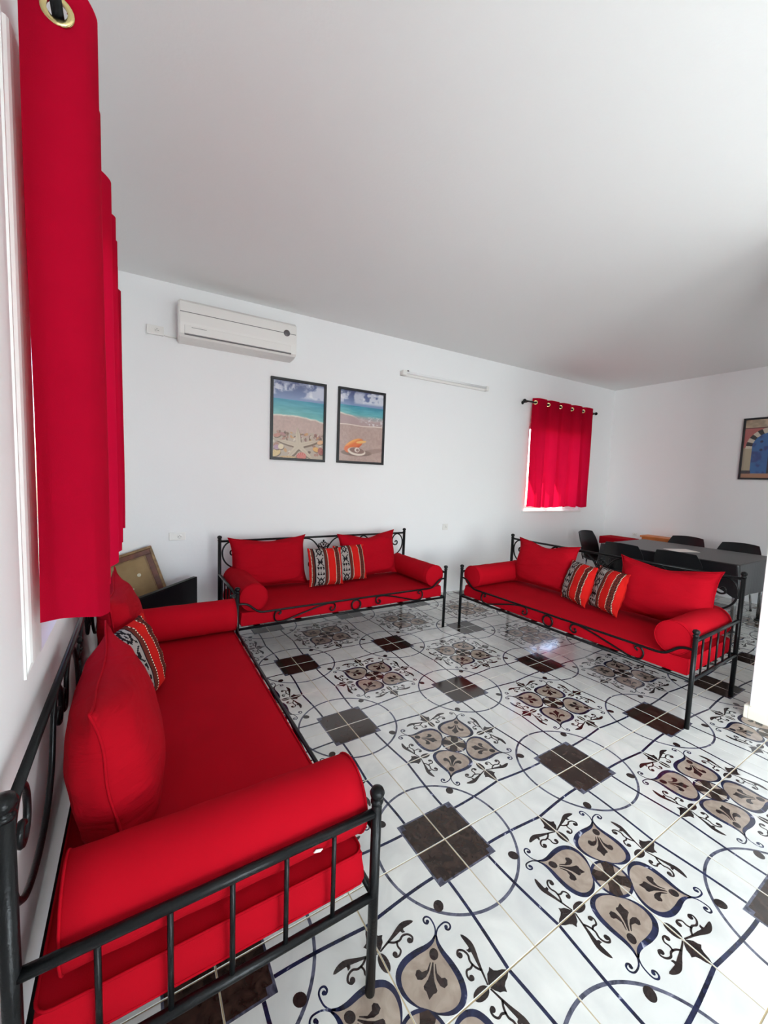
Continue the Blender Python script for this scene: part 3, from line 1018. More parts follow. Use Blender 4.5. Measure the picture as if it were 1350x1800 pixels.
bo = make_bolster('red cylindrical bolster on the picture-wall daybed, at its end by the leaning screen')
ends = (.128, DL - .128)
on_bed(bo, bed_b, ends[0], .012, Z_SEAT + .003)
for bed, k, lab in ((bed_b, 1, 'red cylindrical bolster on the picture-wall daybed, at its end by the lone wall socket'),
                    (bed_l, 0, 'red cylindrical bolster on the curtain-side daybed, at its end away from the leaning frames'),
                    (bed_l, 1, 'red cylindrical bolster on the curtain-side daybed, at its end next to the leaning frames'),
                    (bed_r, 0, 'red cylindrical bolster on the dining-side daybed, at its end by the picture-wall daybed'),
                    (bed_r, 1, 'red cylindrical bolster on the dining-side daybed, at its end by the white partition')):
    b_ = dup(bo, lab)
    on_bed(b_, bed, ends[k], .012, Z_SEAT + .003)
    if bed is bed_l and k == 0:
        bm = BM(); box(bm, -.001, .001, -.012, .012, -.006, .006)
        mesh_obj('care_tag', bm, 'paper', b_, loc=(-BR * .93 - .003, .150, BR * .62), rot=(.5, -.4, 0))

GP, GW = 'red back cushions on the daybeds', 'striped woven cushions on the daybeds'
# back daybed (u to the right)
cushion(big_me[0], 'red_cushion', bed_b, .425, .60, math.radians(13), 'large red cushion on the picture-wall daybed, at its end by the leaning screen', 'cushion', group=GP)
cushion(big_me[1], 'red_cushion', bed_b, 1.50, .60, math.radians(12), 'large red cushion with a dented top edge on the picture-wall daybed', 'cushion', tilt=math.radians(-2), group=GP)
cushion(kil_me[0], 'woven_cushion', bed_b, .915, .43, math.radians(14), 'striped woven cushion on the picture-wall daybed, overlapping its striped twin', 'cushion', tilt=math.radians(1), group=GW)
cushion(kil_me[0], 'woven_cushion', bed_b, 1.225, .51, math.radians(13), 'striped woven cushion on the picture-wall daybed, half hidden behind its striped twin', 'cushion', tilt=math.radians(-1), group=GW)
# left daybed (u away from the door, v to the wall)
cushion(big_me[3], 'red_cushion', bed_l, .575, .600, math.radians(8), 'large red cushion on the curtain-side daybed, at its end away from the leaning frames', 'cushion', group=GP)
cushion(kil_me[0], 'woven_cushion', bed_l, 1.17, .53, math.radians(16), 'striped woven cushion on the curtain-side daybed between two red cushions', 'cushion', yaw=math.radians(-24), group=GW)
cushion(big_me[2], 'red_cushion', bed_l, 1.60, .60, math.radians(11), 'large red cushion on the curtain-side daybed, at its end next to the leaning frames', 'cushion', group=GP)
# right daybed (u towards the partition)
cushion(big_me[1], 'red_cushion', bed_r, .50, .60, math.radians(12), 'large red cushion on the dining-side daybed, at its end by the picture-wall daybed', 'cushion', group=GP)
cushion(kil_me[0], 'woven_cushion', bed_r, .945, .455, math.radians(15), 'striped woven cushion on the dining-side daybed, leaning next to the far red cushion', 'cushion', yaw=math.radians(-25), group=GW)
cushion(kil_me[1], 'woven_cushion', bed_r, 1.215, .445, math.radians(15), 'striped woven cushion on the dining-side daybed, leaning next to the red cushion by the partition', 'cushion', yaw=math.radians(-24), group=GW)
cushion(big_me[4], 'red_cushion', bed_r, 1.585, .585, math.radians(12), 'large red cushion on the dining-side daybed, at its end by the white partition', 'cushion', group=GP)

# ------------------------------------------------------------------ curtains
def curtain(name, label, plan, z0, z1, rod_pts, place, ring_axis, rows=60, flare=0.0):
    """plan: list of (s, d) along the rod and towards the room; place(s, d, z) -> world"""
    pts = catmull(plan, 9)
    s0 = plan[0][0]
    t = thing(name, label, 'curtain')
    bm = BM()
    G = []
    for j in range(rows + 1):
        k = j / rows
        z = z0 + (z1 - z0) * k
        row = []
        for i, (s, d) in enumerate(pts):
            damp = 1.0 + flare * (1 - k)
            dd = d * damp + .004 * math.sin(i * .35 + k * 5) * (1 - k)
            zz = z + (.010 * math.sin(i * .13) * (1 - k))
            row.append(bm.verts.new(place(s + .006 * math.sin(k * 6 + i * .1) * (1 - k), dd, zz)))
        G.append(row)
    for j in range(rows):
        for i in range(len(pts) - 1):
            bm.faces.new((G[j][i], G[j][i + 1], G[j + 1][i + 1], G[j + 1][i]))
    kill = []
    for f in bm.faces:
        c = f.calc_center_median()
        for rp in rod_pts:
            if (c - Vector(rp)).length < .0225:
                kill.append(f); break
    bmesh.ops.delete(bm, geom=kill, context='FACES')
    mesh_obj('curtain_panel', bm, 'curtain', t, True)
    for rp in rod_pts:
        bm = BM()
        lathe(bm, [(-.003, .019), (-.0045, .0215), (-.0045, .029), (-.002, .0315), (.002, .0315), (.0045, .029), (.0045, .0215), (.003, .019), (-.003, .019)], rp, ring_axis, 24)
        # open ring: drop the two cap discs
        caps = [f for f in bm.faces if len(f.verts) > 4]
        bmesh.ops.delete(bm, geom=caps, context='FACES_ONLY')
        mesh_obj('grommet', bm, 'brass', t, True)
    return t

def rod_thing(label, a, b, r, brackets, wall_dir):
    t = thing('curtain_rod', label, 'curtain rod')
    a, b = Vector(a), Vector(b)
    bm = BM(); tube(bm, [a, b], r, 12)
    mesh_obj('rod', bm, 'iron', t, True)
    d = (b - a).normalized()
    for p, s in ((a, -1), (b, 1)):
        bm = BM(); lathe(bm, [(-.005, r), (.004, r * 1.5), (.010, r * 1.1), (.018, r * 1.9), (.032, r * 2.3), (.046, r * 1.8), (.056, 0)], p, d * s, 14)
        mesh_obj('finial', bm, 'iron', t, True)
    for p, ln in brackets:
        p = Vector(p)
        wd = Vector(wall_dir)
        bm = BM(); tube(bm, [p - Vector((0, 0, r)), p - Vector((0, 0, r)) + wd * ln], .008, 8)
        lathe(bm, [(0, .026), (.006, .026), (.008, .02)], p - Vector((0, 0, r)) + wd * ln, -wd, 14)
        mesh_obj('bracket', bm, 'iron', t, True)
    return t

# tall curtain on the left wall: s = y, d measured from the wall
RXL, RZL = -1.222, 2.510
peaks = [(.150, -1.152), (.455, -1.163), (.80, -1.148), (1.05, -1.141), (1.27, -1.141), (1.56, -1.146), (1.92, -1.139)]
plan = [(.086, -1.292), (.066, -1.255), (.066, -1.215), (.088, -1.172), peaks[0]]
for (pa, xa_), (pb, xb2) in zip(peaks, peaks[1:]):
    mid = (pa + pb) / 2
    g_ = (pb - pa)
    plan += [(pa + g_ * .20, (xa_ - 1.222) / 2), (mid - g_ * .14, -1.270), (mid, -1.288), (mid + g_ * .14, -1.270), (pb - g_ * .20, (xb2 - 1.222) / 2), (pb, xb2)]
plan += [(1.98, -1.19), (2.01, -1.26)]
ys = [.066]
for (pa, _), (pb, _) in zip(peaks, peaks[1:]):
    ys += [pa + (pb - pa) * .24, pb - (pb - pa) * .24]
curtain('tall_curtain', 'tall red curtain with brass eyelets hanging before the left wall window', [(s, d) for s, d in plan], 1.115, 2.590,
        [(RXL, y, RZL) for y in ys], lambda s, d, z: Vector((d, s, z)), (0, 1, 0), 118, 0.0)
rod_thing('black curtain rod carrying the tall red curtain', (RXL, -.22, RZL), (RXL, 2.16, RZL), .0115, [((RXL, 2.09, RZL), .106), ((RXL, -.12, RZL), .106)], (-1, 0, 0))

# short curtain on the back wall
def bplace(s, d, z):
    return Vector((s + AB * d, yb(s) - d, z))
OFF = .085
plan = []
e0, e1 = 3.868, 5.265
nf = 5
wdt = (e1 - e0) / nf
ringpos = []
for k in range(nf):
    a = e0 + k * wdt
    plan += [(a, OFF - .030), (a + .028, OFF), (a + .055, OFF + .028), (a + .10, OFF + .036), (a + wdt * .72, OFF + .034), (a + wdt * .93, OFF + .020), (a + wdt * .975, OFF - .016)]
    ringpos.append(a + .028)
ZR2 = 2.672
rods2 = [tuple(bplace(s - .003, OFF + .003, ZR2)) for s in ringpos]
curtain('short_curtain', 'short red curtain glowing with daylight at the back wall window', plan, 1.150, 2.735, rods2,
        lambda s, d, z: bplace(s, d, z), (-.74, -.68, 0), 110, 0.15)
ra, rb = bplace(3.70, OFF, ZR2), bplace(5.33, OFF, ZR2)
rod_thing('black curtain rod carrying the short red curtain', ra, rb, .011, [(bplace(3.725, OFF, ZR2), OFF), (bplace(5.31, OFF, ZR2), OFF)], (0, 1, 0))

# ------------------------------------------------------------------ pictures
def srgb_grid(nx, ny):
    u, v = np.meshgrid(np.linspace(0, 1, nx), np.linspace(0, 1, ny))
    return u, v

def vnoise(u, v, fx, fy, seed):
    r = np.random.RandomState(seed)
    G = r.rand(int(fy * 1.2) + 4, int(fx * 1.2) + 4)
    x, y = np.clip(u, 0, 1.2) * fx, np.clip(v, 0, 1.2) * fy
    i, j = np.floor(x).astype(int), np.floor(y).astype(int)
    a, b = x - i, y - j
    a, b = a * a * (3 - 2 * a), b * b * (3 - 2 * b)
    return (G[j, i] * (1 - a) + G[j, i + 1] * a) * (1 - b) + (G[j + 1, i] * (1 - a) + G[j + 1, i + 1] * a) * b

def fbm(u, v, fx, fy, seed, o=4):
    s, amp, tot = 0, 1.0, 0
    for k in range(o):
        s = s + amp * vnoise(u, v, fx * 2 ** k, fy * 2 ** k, seed + k)
        tot += amp
        amp *= .5
    return s / tot

def blend(a, c, m):
    m = np.clip(m, 0, 1)[..., None]
    return a * (1 - m) + np.array(c, float) * m

def sstep(x, a, b):
    t = np.clip((x - a) / (b - a), 0, 1)
    return t * t * (3 - 2 * t)

def print_obj(img, w, h, parent, y):
    """img[ny, nx, 3] in 0..255 sRGB, row 0 at the bottom"""
    ny, nx = img.shape[:2]
    bm = BM()
    me = bpy.data.meshes.new('print')
    X, Z = np.meshgrid(np.linspace(-w / 2, w / 2, nx), np.linspace(-h / 2, h / 2, ny))
    vs = np.stack([X.ravel(), np.full(X.size, y), Z.ravel()], 1)
    idx = np.arange(nx * ny).reshape(ny, nx)
    fs = np.stack([idx[:-1, :-1], idx[:-1, 1:], idx[1:, 1:], idx[1:, :-1]], -1).reshape(-1, 4)
    me.from_pydata(vs.tolist(), [], fs.tolist())
    a = me.color_attributes.new('print', 'FLOAT_COLOR', 'POINT')
    c = np.clip(img / 255.0, 0, 1)
    c = np.where(c <= .04045, c / 12.92, ((c + .055) / 1.055) ** 2.4).reshape(-1, 3)
    a.data.foreach_set('color', np.concatenate([c, np.ones((len(c), 1))], 1).ravel().astype(np.float32))
    me.materials.append(M['print'])
    bm.free()
    o = bpy.data.objects.new('print', me)
    C.objects.link(o)
    o.parent = parent
    return o

def picture(name, label, w, h, img, loc, rotz, group=None, fw=.026):
    """centre at loc, hanging on a wall whose inner face is y=0 (own frame), facing -y"""
    t = thing(name, label, 'picture', loc, rotz, group)
    bm = BM(); d = .024
    box(bm, -w / 2, w / 2, -d, 0, h / 2 - fw, h / 2, .002, 1)
    box(bm, -w / 2, w / 2, -d, 0, -h / 2, -h / 2 + fw, .002, 1)
    box(bm, -w / 2, -w / 2 + fw, -d, 0, -h / 2 + fw, h / 2 - fw, .002, 1)
    box(bm, w / 2 - fw, w / 2, -d, 0, -h / 2 + fw, h / 2 - fw, .002, 1)
    mesh_obj('frame', bm, 'frame_black', t)
    print_obj(img, w - 2 * fw + .004, h - 2 * fw + .004, t, -.010)
    bm = BM(); box(bm, -w / 2 + fw, w / 2 - fw, -.016, -.014, -h / 2 + fw, h / 2 - fw)
    mesh_obj('glass', bm, 'pane', t)
    return t

def sky_sea(u, v, hz, shore, seed, sand=(196, 168, 158)):
    img = np.zeros(u.shape + (3,))
    img[:] = sand
    img += ((fbm(u, v, 30, 40, seed) - .5) * 26)[..., None]
    sh = shore + .02 * np.sin(u * 5 + seed) + (fbm(u, v * 0, 7, 1, seed + 3) - .5) * .03 - .05 * (u - .2)
    sea_t = np.clip((v - sh) / (hz - sh + 1e-6), 0, 1)
    sea = np.array([120, 190, 184.0])[None, None] * (1 - sea_t)[..., None] + np.array([44, 142, 168.0])[None, None] * sea_t[..., None]
    sea += ((fbm(u, v, 6, 46, seed + 7) - .5) * 40)[..., None]
    k = sstep(v, sh - .004, sh + .012)[..., None]
    img = img * (1 - k) + sea * k
    foam = np.exp(-((v - sh) / .010) ** 2) * (.5 + .7 * fbm(u, v, 18, 18, seed + 5))
    img = blend(img, (236, 228, 216), foam)
    st = np.clip((v - hz) / (1 - hz), 0, 1)
    skyc = np.array([128, 150, 190.0])[None, None] * (1 - st)[..., None] + np.array([62, 70, 118.0])[None, None] * st[..., None]
    cl = sstep(fbm(u, v, 4.5, 7, seed + 11, 5), .50, .66) * sstep(st, .05, .25) * (1 - sstep(st, .80, 1.0) * .6)
    skyc = blend(skyc, (196, 200, 216), cl)
    cl2 = sstep(fbm(u + .07, v - .03, 5, 8, seed + 17, 5), .58, .70) * sstep(st, .05, .3)
    skyc = blend(skyc, (236, 236, 240), cl2 * .8)
    k = (v > hz)[..., None]
    return np.where(k, skyc, img)

def ell_mask(u, v, cx, cy, rx, ry, ang=0.0, asp=1.42):
    x, y = (u - cx), (v - cy) * asp
    c, s = math.cos(ang), math.sin(ang)
    X, Y = x * c + y * s, -x * s + y * c
    return 1 - sstep((X / rx) ** 2 + (Y / ry) ** 2, .8, 1.1), X / rx, Y / ry

def beach_starfish():
    u, v = srgb_grid(150, 212)
    img = sky_sea(u, v, .765, .555, 5)
    bed = 1 - sstep(v + (fbm(u, v, 12, 3, 21) - .5) * .05, .33, .36)
    img = blend(img, (188, 170, 152), bed)
    r = np.random.RandomState(4)
    cols = [(172, 120, 104), (214, 200, 180), (122, 92, 78), (204, 150, 96), (150, 100, 98), (226, 216, 200), (96, 74, 66), (190, 160, 150)]
    for k in range(90):                          # scattered shells, denser at the top of the bed
        y = .34 - abs(r.randn()) * .055 if k < 60 else r.rand() * .26
        m_, X, Y = ell_mask(u, v, r.rand(), y, .018 + .028 * r.rand(), .012 + .018 * r.rand(), r.rand() * 3)
        sh_, _, _ = ell_mask(u, v, 0, 0, 1, 1)
        img = blend(img, (92, 72, 62), ell_mask(u, v, 0, -9, 1, 1)[0] * 0)
        img = blend(img, cols[r.randint(len(cols))], m_ * (.75 + .25 * Y))
    # starfish with its shadow
    def star(cx, cy, R, dx, dy):
        x, y = u - cx - dx, (v - cy - dy) * 1.42 * 1.35
        a = np.arctan2(x, y) + .06
        rr = np.hypot(x, y)
        sec = np.abs(((a / (2 * PI / 5) + .5) % 1) - .5) * 2
        lim = R * (.22 + .78 * (1 - sec) ** 2.6)
        return 1 - sstep(rr, lim - .012, lim + .006), rr, sec
    m_, _, _ = star(.50, .175, .47, .018, -.022)
    img = blend(img, (122, 100, 82), m_)
    m_, rr, sec = star(.50, .175, .47, 0, 0)
    img = blend(img, (206, 190, 168), m_)
    img = blend(img, (176, 156, 134), m_ * sstep(sec, .10, .0) * .5)
    for cx, cy, rx, ry, an, c in ((.56, .035, .10, .075, .1, (206, 104, 96)), (.86, .135, .075, .045, -.2, (222, 166, 84)), (.95, .115, .06, .075, .2, (160, 74, 66)),
                                  (.06, .06, .10, .06, .4, (214, 184, 120)), (.08, .135, .06, .045, 0, (170, 132, 160)), (.16, .145, .055, .05, .5, (222, 206, 170)), (.30, .015, .17, .02, 0, (196, 160, 110)),
                                  (.08, .29, .07, .035, .2, (186, 120, 104)), (.19, .31, .06, .03, -.4, (168, 116, 112)), (.94, .235, .07, .04, .3, (220, 168, 120))):
        m_, X, Y = ell_mask(u, v, cx + .01, cy - .012, rx, ry, an)
        img = blend(img, (104, 84, 70), m_ * .8)
        m_, X, Y = ell_mask(u, v, cx, cy, rx, ry, an)
        img = blend(img, c, m_)
        img = blend(img, (244, 226, 210), m_ * (np.sin(np.arctan2(X, Y + 1.1) * 26) > .3) * .35)
    return img

def beach_shell():
    u, v = srgb_grid(150, 212)
    img = sky_sea(u, v, .795, .64, 33, (184, 156, 146))
    wet = (sstep(v, .515, .525) * (1 - sstep(v, .62, .68)))
    img = blend(img, (176, 150, 150), wet * .8)
    img = blend(img, (214, 206, 208), wet * sstep(fbm(u, v, 22, 40, 41), .5, .66) * sstep(u, .3, .8))
    img = blend(img, (238, 226, 214), np.exp(-((v - .518 - .006 * np.sin(u * 9)) / .006) ** 2))
    m_, X, Y = ell_mask(u, v, .40, .125, .36, .07, 0)
    img = blend(img, (112, 88, 78), m_ * .75)
    m_, X, Y = ell_mask(u, v, .75, .155, .30, .05, .2)
    img = blend(img, (150, 122, 110), m_ * .6)
    m_, X, Y = ell_mask(u, v, .33, .235, .24, .10, .48)
    img = blend(img, (232, 118, 58), m_)
    img = blend(img, (246, 176, 96), m_ * sstep(Y, .1, .9))
    img = blend(img, (206, 84, 36), m_ * sstep(-Y, .2, .9))
    m_, X, Y = ell_mask(u, v, .50, .285, .12, .028, .15)
    img = blend(img, (244, 190, 110), m_)
    m_, X, Y = ell_mask(u, v, .19, .17, .06, .07, .3)
    img = blend(img, (226, 112, 60), m_)
    m_, X, Y = ell_mask(u, v, .40, .145, .21, .085, -.10)
    img = blend(img, (236, 222, 208), m_)
    m_, X, Y = ell_mask(u, v, .41, .158, .175, .062, -.10)
    img = blend(img, (142, 110, 100), m_)
    m_, X, Y = ell_mask(u, v, .41, .168, .06, .05, 0)
    img = blend(img, (230, 216, 204), m_)
    m_, X, Y = ell_mask(u, v, .42, .165, .034, .03, 0)
    img = blend(img, (150, 118, 108), m_)
    return img

def blue_door():
    u, v = srgb_grid(150, 200)
    img = np.zeros(u.shape + (3,))
    img[:] = (164, 148, 124)
    n = fbm(u, v, 10, 14, 61)
    img = blend(img, (176, 92, 88), (v > .52) * (v < .86) * 1.0)
    img = blend(img, (202, 178, 152), (v >= .86) * sstep(n, .3, .7))
    img = blend(img, (60, 34, 30), np.exp(-((v - .855) / .006) ** 2))
    asp = 1.36
    cx, cy = .50, .52
    x, y = u - cx, (v - cy) * asp
    rr = np.hypot(x, y)
    a = np.arctan2(y, x)
    ringm = (rr > .345) & (rr < .46) & (y > -.02)
    vo = np.floor((a + .1) / (PI / 15)).astype(int) % 2 == 0
    img = np.where((ringm & vo)[..., None], np.array([34, 34, 34.0]), img)
    img = np.where((ringm & ~vo)[..., None], np.array([206, 196, 178.0]), img)
    jam = (np.abs(x) > .345) & (np.abs(x) < .46) & (y <= -.02)
    img = np.where(jam[..., None], np.array([176, 162, 134.0]), img)
    inside = ((rr < .345) & (y > -.02)) | ((np.abs(x) < .345) & (y <= -.02) & (v > .08))
    blue = np.zeros_like(img)
    blue[:] = (40, 100, 164)
    blue = blend(blue, (28, 62, 124), sstep(n, .45, .7))
    blue = blend(blue, (70, 132, 188), sstep(fbm(u, v, 5, 3, 71), .55, .8) * .7)
    img = np.where(inside[..., None], blue, img)
    img = blend(img, (22, 40, 78), np.exp(-((x) / .008) ** 2) * inside)
    for px_, pz in ((-.18, .62), (-.18, .48), (.18, .62), (.18, .48)):
        m_, _, _ = ell_mask(u, v, .5 + px_, pz, .03, .03)
        img = blend(img, (16, 34, 78), m_)
    img = blend(img, (36, 38, 46), inside * (np.abs(x - .08) < .13) * (v < .46) * 1.0)
    img = blend(img, (44, 34, 44), (v < .13) * (v > .075) * 1.0 * (np.abs(x) > .33))
    img = blend(img, (172, 122, 92), (v < .075) * 1.0)
    return img

def hang_b(x0, x1, z0, z1):
    xm = (x0 + x1) / 2
    return (xm, yb(xm), (z0 + z1) / 2), x1 - x0, z1 - z0

GB = 'framed beach pictures'
l_, w_, h_ = hang_b(.094, .689, 1.648, 2.476)
picture('framed_picture', 'black framed beach print with a starfish among shells', w_, h_, beach_starfish(), l_, BROT, GB)
l_, w_, h_ = hang_b(.826, 1.424, 1.652, 2.480)
picture('framed_picture', 'black framed beach print with one orange seashell on sand', w_, h_, beach_shell(), l_, BROT, GB)
picture('framed_picture', 'black framed print of a blue arched door on the dining corner wall', .62, .82, blue_door(), (XR, 1.005 - .31, 2.068), -PI / 2, fw=.024)

# ------------------------------------------------------------------ air conditioner on the back wall
AX0, AX1, AZ0, AZ1 = -.738, .295, 2.630, 2.963
axm = (AX0 + AX1) / 2
ac = thing('air_conditioner', 'white wall mounted air conditioner above the leaning frames', 'air conditioner', (axm, yb(axm), AZ0), BROT)
hw = (AX1 - AX0) / 2
hh = AZ1 - AZ0
profile = [(0, .006), (-.110, .008), (-.172, .022), (-.190, .045), (-.200, .14), (-.200, .24), (-.192, .31), (-.165, hh), (0, hh)]
bm = BM()
A_ = [bm.verts.new((-hw, y, z)) for y, z in profile]
B_ = [bm.verts.new((hw, y, z)) for y, z in profile]
n_ = len(profile)
for k in range(n_):
    bm.faces.new((A_[k], A_[(k + 1) % n_], B_[(k + 1) % n_], B_[k]))
bm.faces.new(list(reversed(A_))); bm.faces.new(B_)
bmesh.ops.recalc_face_normals(bm, faces=bm.faces)
bmesh.ops.bevel(bm, geom=[e for e in bm.edges if abs(e.verts[0].co.x - e.verts[1].co.x) < 1e-6], offset=.010, segments=3, affect='EDGES')
mesh_obj('body', bm, 'plastic', ac)
bm = BM(); box(bm, -hw + .012, hw - .012, -.2015, -.19, .222, .2275)
mesh_obj('seam_line', bm, 'plastic_dark', ac)
bm = BM(); box(bm, -hw + .045, hw - .055, -.204, -.180, .048, .118, .006, 2)
lv = mesh_obj('louvre_flap', bm, 'plastic', ac)
bm = BM(); box(bm, -hw + .10, -hw + .22, -.2046, -.203, .100, .1035)
mesh_obj('print_mark', bm, 'plastic_dark', lv)
bm = BM(); box(bm, -hw + .045, hw - .055, -.199, -.172, .038, .0465)
mesh_obj('outlet_slot', bm, 'plastic_dark', ac)
bm = BM(); lathe(bm, [(0, .030), (.006, .030), (.009, .024), (.009, 0)], (.415, -.199, .226), (0, -1, 0), 20)
mesh_obj('badge', bm, 'badge', ac, True)

# ------------------------------------------------------------------ sockets
def socket(label, w, h, loc, rotz, holes, name='wall_socket', d=.012, rim=True):
    t = thing(name, label, 'socket', loc, rotz, 'white wall sockets')
    bm = BM(); box(bm, -w / 2, w / 2, -d, 0, -h / 2, h / 2, .004, 2)
    mesh_obj('plate', bm, 'plastic', t)
    for hx in holes:
        bm = BM(); lathe(bm, [(0, .019), (.0022, .021), (.003, .018), (.0015, 0)], (hx, -d, 0), (0, -1, 0), 16)
        s = mesh_obj('outlet_face', bm, 'plastic', t, True)
        for dx, dz in ((-.0085, -.003), (.0085, -.003), (0, .009)):
            bm = BM(); lathe(bm, [(0, .0034), (.001, .0034), (.001, 0)], (hx + dx, -d - .0026, dz), (0, -1, 0), 8)
            mesh_obj('pin_hole', bm, 'hole', s)
    return t

socket('wide white wall socket above the leaning wooden frame', .138, .074, (-.748, yb(-.748), .893), BROT, (.02,))
socket('white wall socket near the end of the picture-wall daybed', .085, .080, (2.405, yb(2.405), .888), BROT, (0,))
sk = socket('white surface socket box beside the air conditioner', .128, .075, (-.908, yb(-.908), 2.706), BROT, (.012,), d=.035)
bm = BM(); tube(bm, [(.055, -.014, -.026), (.10, -.012, -.030), (.170, -.014, -.030)], .007, 8)
mesh_obj('power_cable', bm, 'plastic', sk, True)
socket('white single socket on the dining corner wall, beside a double one', .075, .060, (XR, 2.275, .718), -PI / 2, (0,))
socket('white double socket on the dining corner wall', .115, .062, (XR, 2.105, .722), -PI / 2, (-.025, .025))

# ------------------------------------------------------------------ fluorescent tube
fx0, fx1, fz = 1.615, 2.985, 2.745
fxm = (fx0 + fx1) / 2
fl = thing('tube_light', 'white fluorescent tube light on the back wall, switched off', 'light', (fxm, yb(fxm), fz), BROT)
hl = (fx1 - fx0) / 2
bm = BM(); box(bm, -hl, hl, -.030, 0, -.030, .010, .003, 1)
mesh_obj('batten', bm, 'plastic', fl)
bm = BM(); tube(bm, [(-hl + .05, -.055, 0.006), (hl - .03, -.055, 0.006)], .014, 14)
mesh_obj('tube', bm, 'tube', fl, True)
for s, e in ((-hl, -hl + .055), (hl - .04, hl)):
    bm = BM(); box(bm, s, e, -.074, 0, -.030, .028, .004, 1)
    cap = mesh_obj('end_cap', bm, 'plastic', fl)
bm = BM(); lathe(bm, [(0, .012), (.016, .012), (.018, 0)], (-hl + .085, -.034, .026), (0, -1, 0), 12)
mesh_obj('starter', bm, 'badge', fl, True)

# ------------------------------------------------------------------ leaning wooden frame and black screen
fr = thing('leaning_picture', 'old carved brown picture frame leaning on the wall behind the screen', 'picture', (-.965, 2.80, .0))
fr.rotation_euler = (math.radians(-11), math.radians(-18), math.radians(-3))
FWd, FH = .50, .80
def ring_frame(bm, w, h, f, y0, y1, bev=.003):
    box(bm, -w / 2, w / 2, y0, y1, h - f, h, bev, 1)
    box(bm, -w / 2, w / 2, y0, y1, 0, f, bev, 1)
    box(bm, -w / 2, -w / 2 + f, y0, y1, f, h - f, bev, 1)
    box(bm, w / 2 - f, w / 2, y0, y1, f, h - f, bev, 1)
bm = BM(); ring_frame(bm, FWd, FH, .022, -.035, .012)
mesh_obj('outer_moulding', bm, 'gilt', fr)
bm = BM()
box(bm, -FWd / 2 + .022, FWd / 2 - .022, -.028, .010, FH - .065, FH - .022, .004, 2)
box(bm, -FWd / 2 + .022, FWd / 2 - .022, -.028, .010, .022, .065, .004, 2)
box(bm, -FWd / 2 + .022, -FWd / 2 + .065, -.028, .010, .065, FH - .065, .004, 2)
box(bm, FWd / 2 - .065, FWd / 2 - .022, -.028, .010, .065, FH - .065, .004, 2)
mesh_obj('carved_moulding', bm, 'wood', fr)
bm = BM()
box(bm, -FWd / 2 + .065, FWd / 2 - .065, -.018, .006, FH - .078, FH - .065)
box(bm, -FWd / 2 + .065, FWd / 2 - .065, -.018, .006, .065, .078)
box(bm, -FWd / 2 + .065, -FWd / 2 + .078, -.018, .006, .078, FH - .078)
box(bm, FWd / 2 - .078, FWd / 2 - .065, -.018, .006, .078, FH - .078)
mesh_obj('inner_slip', bm, 'gilt', fr)
bm = BM(); box(bm, -FWd / 2 + .07, FWd / 2 - .07, -.006, .004, .07, FH - .07)
bd = mesh_obj('backing_board', bm, 'board', fr)
for cx, cz, r in ((.085, FH - .215, .016), (-.105, FH - .245, .013), (.01, FH - .315, .006)):
    bm = BM(); lathe(bm, [(0, r), (.0015, r * .9), (.002, 0)], (cx, -.006, cz), (0, -1, 0), 9)
    mesh_obj('torn_spot', bm, 'chip', bd)
tv = thing('flat_screen', 'black flat screen standing on the floor behind the curtain-side daybed', 'screen', (-.915, 2.445, 0), math.atan2(.505, .44))
bm = BM(); box(bm, -.45, .45, -.018, .022, .012, .548, .006, 2)
mesh_obj('casing', bm, 'screen_edge', tv)
bm = BM(); box(bm, -.437, .437, -.0195, -.0178, .030, .536)
mesh_obj('screen_panel', bm, 'screen', tv)
bm = BM(); box(bm, -.30, -.20, -.06, .07, 0, .014, .004, 1); box(bm, .20, .30, -.06, .07, 0, .014, .004, 1)
mesh_obj('foot', bm, 'screen_edge', tv)

# ------------------------------------------------------------------ dining corner
TX0, TX1, TY0, TY1, TZ = 4.13, 5.24, .345, 1.80, .75
tb = thing('dining_table', 'long dining table under a dark grey cloth', 'table', ((TX0 + TX1) / 2, (TY0 + TY1) / 2, 0))
hx, hy = (TX1 - TX0) / 2, (TY1 - TY0) / 2
bm = BM(); box(bm, -hx + .01, hx - .01, -hy + .01, hy - .01, TZ - .030, TZ - .004, .004, 1)
mesh_obj('table_top', bm, 'tablecloth', tb)
bm = BM()
loop_t, loop_b = [], []
NSEG = 120
per = []
rr_ = .035
for cx, cy, s in ((hx - rr_, hy - rr_, 0), (-hx + rr_, hy - rr_, PI / 2), (-hx + rr_, -hy + rr_, PI), (hx - rr_, -hy + rr_, 1.5 * PI)):
    per += arc(cx, cy, rr_, s, s + PI / 2, 6)
    nx_ = {0: (-hx + rr_, hy), PI / 2: (-hx, -hy + rr_), PI: (hx - rr_, -hy), 1.5 * PI: (hx, hy - rr_)}[s]
    lx, ly = per[-1]
    for k in range(1, 16):
        per.append((lx + (nx_[0] - lx) * k / 16, ly + (nx_[1] - ly) * k / 16))
rings = []
for lev, (out_, z) in enumerate(((-.012, TZ), (0, TZ - .008), (.004, TZ - .08), (.008, TZ - .17), (.012, TZ - .27), (.014, TZ - .345))):
    row = []
    for i, (x, y) in enumerate(per):
        l = math.hypot(x / hx, y / hy)
        wv = .012 * math.sin(i * .55) * max(0, lev - 1) / 4
        nx2, ny2 = x / hx, y / hy
        ke = min(1.0, max(0.0, (abs(ny2) - .72) / .26))
        ke = .74 + .26 * ke * ke * (3 - 2 * ke)          # the long sides hang shorter than the ends
        zz = z if lev < 2 else TZ - (TZ - z) * ke
        row.append(bm.verts.new((x + nx2 * (out_ + wv), y + ny2 * (out_ + wv), zz)))
    rings.append(row)
